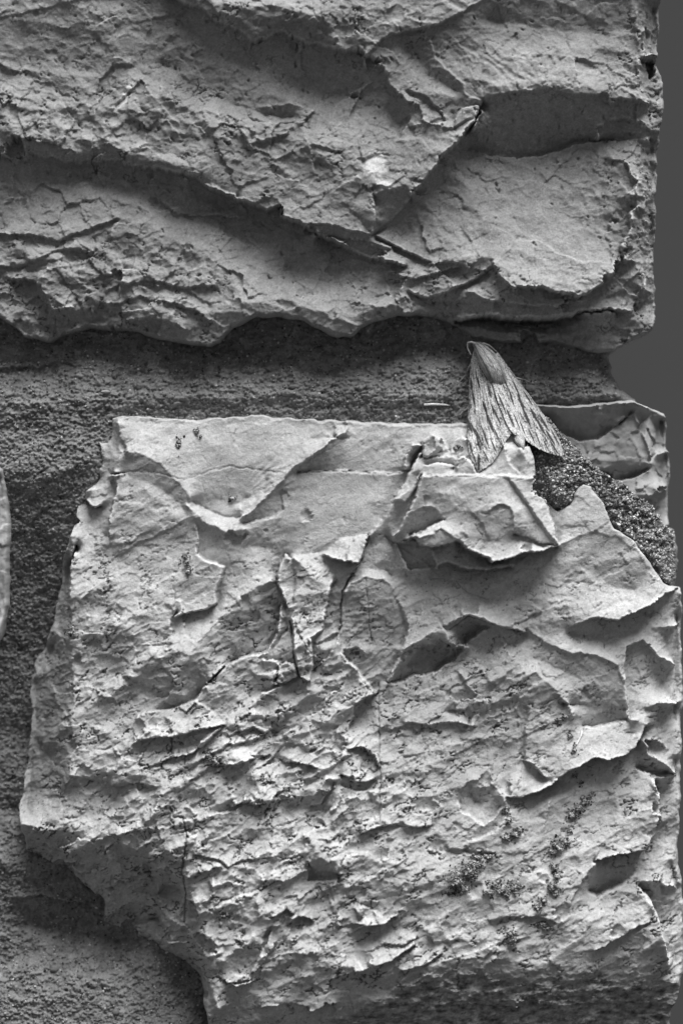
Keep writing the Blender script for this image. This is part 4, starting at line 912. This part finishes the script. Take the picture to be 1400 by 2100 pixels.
tb = 1.0 + .9 * fbm(np.cos(A_) * 34, T_ * 110, 6, 3, 705, .7)
tb *= 1 - .75 * smooth(.16, .05, np.abs(np.cos(A_) - .62)) * smooth(.62, .5, T_) - .7 * smooth(.12, .03, np.abs(np.cos(A_) + .12)) * smooth(.5, .4, T_)
tb *= 1 - .6 * smooth(.10, .03, np.abs(np.cos(A_) + .75)) * smooth(.62, .5, T_)
tb += .5 * smooth(.8, .9, T_)
tb *= 1 - .6 * smooth(.07, .02, np.abs(T_ - .60))
at = body.data.attributes.new('tone', 'FLOAT', 'POINT'); at.data.foreach_set('value', np.clip(tb, .1, 2).ravel().astype(np.float32))
# fur lying along the thorax and the tail tip
rf = np.random.default_rng(717)
n = 1500
ti = np.where(rf.random(n) < .8, rf.uniform(.06, .56, n), rf.uniform(.84, .985, n)); ai = rf.uniform(.05 * np.pi, .95 * np.pi, n)
k = np.clip((ti * 119).astype(int), 0, 118)
def bpt(k, a, out): return np.c_[px[k] + nx[k] * np.cos(a) * pr[k] * out, py[k] + ny[k] * np.cos(a) * pr[k] * out, ph[k] + np.sin(a) * pr[k] * .85 * out]
root = bpt(k, ai, 1.0); tip = bpt(np.clip(k + rf.integers(4, 9, n), 0, 119), ai + rf.normal(0, .10, n), rf.uniform(1.08, 1.28, n)[:]); side = bpt(k, ai + .07, 1.02)
V3 = np.stack([root, side, tip], 1).reshape(-1, 3)
fur_o = mesh_obj('fur', np.c_[(V3[:, 0] - 700) * S, -(V3[:, 2] - HREF) * S, (1050 - V3[:, 1]) * S + EYE], np.arange(3 * n).reshape(n, 3), M_body)
stripe = np.interp(np.cos(ai), [-1, -.8, -.7, -.55, -.2, -.1, 0, .45, .6, .75, 1], [.9, .8, .35, 1.2, 1.1, .4, 1.3, 1.1, .3, .9, .9])
tf = np.repeat(stripe * rf.uniform(.4, 1.9, n), 3)
at = fur_o.data.attributes.new('tone', 'FLOAT', 'POINT'); at.data.foreach_set('value', tf.astype(np.float32))
fur_o['kind'] = 'stuff'
fur_o.parent = body
def limb(name, pts, r0, r1, mat, tone_=1.0):
    P = np.array(pts, float); d = np.r_[0, np.cumsum(np.linalg.norm(np.diff(P, axis=0), axis=1))]
    t = np.linspace(0, d[-1], 26); Q = np.c_[[np.interp(t, d, P[:, k]) for k in range(3)]].T
    for _ in range(2): Q[1:-1] = (Q[:-2] + 2 * Q[1:-1] + Q[2:]) / 4
    T3 = np.gradient(Q, axis=0); T3 /= np.linalg.norm(T3, axis=1)[:, None]
    n1 = np.cross(T3, [0, 0, 1.0]); n1 /= np.maximum(np.linalg.norm(n1, axis=1), 1e-6)[:, None]; n2 = np.cross(T3, n1)
    rr = np.linspace(r0, r1, 26)
    a = np.linspace(0, 2 * np.pi, 7, endpoint=False)
    V3 = (Q[:, None] + rr[:, None, None] * (np.cos(a)[None, :, None] * n1[:, None] + np.sin(a)[None, :, None] * n2[:, None])).reshape(-1, 3)
    idx = np.arange(26 * 7).reshape(26, 7); nxt = np.roll(idx, -1, axis=1)
    F = np.c_[idx[:-1].ravel(), nxt[:-1].ravel(), nxt[1:].ravel(), idx[1:].ravel()]
    o = mesh_obj(name, np.c_[(V3[:, 0] - 700) * S, -(V3[:, 2] - HREF) * S, (1050 - V3[:, 1]) * S + EYE], F, mat)
    at = o.data.attributes.new('tone', 'FLOAT', 'POINT'); at.data.foreach_set('value', np.full(len(V3), tone_, np.float32))
    return o
def on(x, y, up): return (x, y, float(surf(x, y)[0]) + up)
local(limb('antenna', [(976, 704, 74), (968, 700, 76), (959, 701, 70), (959, 712, 66), (966, 726, 64)], 2.4, 1.2, M_horn, 2.0))
local(limb('antenna', [(984, 706, 78), (992, 703, 80), (1004, 708, 80), (1018, 720, 78)], 2.2, 1.1, M_horn, 1.6))
local(limb('leg', [(972, 735, 58), (962, 752, 54), on(955, 768, 4), on(938, 786, 2)], 2.2, 1.0, M_horn, 1.2))
local(limb('leg', [(975, 815, 84), (958, 838, 82), on(950, 842, 4), on(943, 850, 2)], 2.2, 1.0, M_horn, 1.8))
local(limb('leg', [(1045, 770, 80), (1066, 776, 70), on(1078, 776, 3), on(1088, 782, 2)], 2.0, 1.0, M_horn, 1.6))

# ------------------------------------------------------------------ lichen tufts, straw, stalk
def tuft(blobs, label, seed, group=None):
    r = np.random.default_rng(seed)
    pts, rad, tn = [], [], []
    cx = cy = 0
    for (x, y, rx, ry, n) in blobs:
        n = int(n * 3.2); rx *= 1.12; ry *= 1.12
        a = r.uniform(0, 2 * np.pi, n); q = np.abs(r.normal(0, .47, n)) * (.8 + .4 * np.sin(3 * a + seed) + .3 * np.sin(5 * a + 2 * seed))
        X_ = x + np.cos(a) * q * rx; Y_ = y + np.sin(a) * q * ry
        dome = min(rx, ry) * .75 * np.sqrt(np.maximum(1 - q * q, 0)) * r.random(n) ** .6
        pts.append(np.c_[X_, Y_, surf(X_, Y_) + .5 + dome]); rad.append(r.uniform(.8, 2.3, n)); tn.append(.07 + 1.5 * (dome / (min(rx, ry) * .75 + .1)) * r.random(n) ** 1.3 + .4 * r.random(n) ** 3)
    pts = np.vstack(pts); rad = np.concatenate(rad); tn = np.concatenate(tn)
    o = grains('lichen_tuft', pts, rad, IV, IF, tn, M_lichen, None, seed, .55)
    o['label'] = label; o['category'] = 'lichen'; o['group'] = 'lichen tufts growing on the stones'
    return o
TUFTS = [
 ([(475, 1022, 9, 6, 22)], 'tiny single lichen speck in the smooth bowl of the pale block'),
 ([(369, 906, 8, 12, 26), (366, 914, 6, 6, 10)], 'small lichen speck just under the top edge of the pale block'),
 ([(405, 884, 7, 12, 18), (412, 895, 5, 5, 8)], 'faint lichen crust at the pale block\'s top edge beside a mortar lump'),
 ([(385, 1152, 10, 14, 34), (388, 1172, 9, 10, 22), (380, 1140, 6, 6, 10)], 'upright lichen patch on the thin raised plate, upper left'),
 ([(148, 1296, 14, 11, 60), (152, 1286, 8, 9, 22)], 'pale lichen rosette on the left edge of the pale block'),
 ([(432, 1550, 13, 10, 60), (446, 1560, 13, 9, 46)], 'round lichen tuft in the flaky middle left of the pale block'),
 ([(935, 1800, 26, 22, 190), (958, 1782, 24, 20, 170), (970, 1766, 18, 12, 80), (945, 1815, 22, 12, 80)], 'largest dark bushy lichen clump low on the pale block'),
 ([(975, 1752, 14, 7, 40), (1000, 1751, 14, 9, 60)], 'thin curved lichen strip just above the largest clump'),
 ([(1012, 1806, 16, 10, 70), (1030, 1818, 26, 14, 130), (1052, 1812, 14, 18, 80), (1000, 1824, 14, 8, 44)], 'broad flat lichen clump right of the largest clump'),
 ([(1034, 1712, 12, 8, 50), (1052, 1706, 14, 10, 70), (1062, 1698, 8, 8, 26)], 'curved lichen tuft under the round chip bowl'),
 ([(1035, 1660, 8, 10, 30), (1040, 1680, 6, 12, 24)], 'small lichen crust at the right rim of the chip bowl'),
 ([(1170, 1668, 12, 14, 80), (1184, 1654, 12, 12, 70), (1196, 1640, 12, 10, 40), (1208, 1628, 10, 8, 20)], 'lichen tuft at the upper end of the long vertical chain'),
 ([(1140, 1732, 16, 16, 110), (1155, 1722, 12, 10, 50), (1130, 1742, 10, 10, 36), (1163, 1700, 7, 12, 28)], 'bushy lichen tuft in the middle of the vertical chain'),
 ([(1132, 1772, 12, 12, 60), (1138, 1790, 10, 14, 54), (1126, 1812, 12, 14, 70), (1135, 1822, 12, 10, 44)], 'tall narrow lichen tuft in the lower part of the vertical chain'),
 ([(1098, 1850, 12, 9, 56), (1110, 1838, 8, 8, 30)], 'small pale lichen tuft at the bottom end of the vertical chain'),
 ([(1042, 1905, 14, 12, 66), (1048, 1922, 12, 14, 60)], 'upright lichen tuft near the bottom edge of the pale block'),
 ([(1108, 1888, 16, 8, 60), (1118, 1896, 10, 6, 24)], 'flat dark lichen tuft near the bottom, right of an upright one'),
 ([(1174, 1533, 6, 12, 26)], 'narrow lichen fleck on the broad right plate below a dry stalk'),
 ([(1165, 1506, 6, 8, 20)], 'small lichen fleck on the broad right plate left of a dry stalk'),
 ([(1140, 1474, 10, 5, 22), (1154, 1468, 8, 6, 20), (1143, 1482, 6, 5, 10)], 'small spreading lichen on the ridge above the broad right plate'),
 ([(938, 916, 5, 5, 12), (932, 921, 4, 4, 8)], 'minute lichen speck on the stone beside the moth\'s left wing'),
 ([(1178, 1590, 7, 10, 20), (1188, 1604, 6, 8, 14)], 'small lichen crust tucked under the broad right plate\'s lip'),
]
for k, (b, lab) in enumerate(TUFTS): tuft(b, lab, 800 + k)
st = limb('straw', [on(870, 829, 4), on(886, 828, 5), on(905, 828.5, 5), on(923, 830, 4)], 2.6, 2.0, M_lichen, 1.9)
st['label'] = 'short pale straw lying on the mortar left of the moth'; st['category'] = 'straw'
st = limb('dry_stalk', [on(1178, 1524, 3), on(1184, 1514, 4), on(1188, 1506, 4), on(1190, 1497, 3)], 1.5, 2.2, M_lichen, 1.9)
st['label'] = 'tiny pale dry stalk on the broad right plate'; st['category'] = 'stalk'
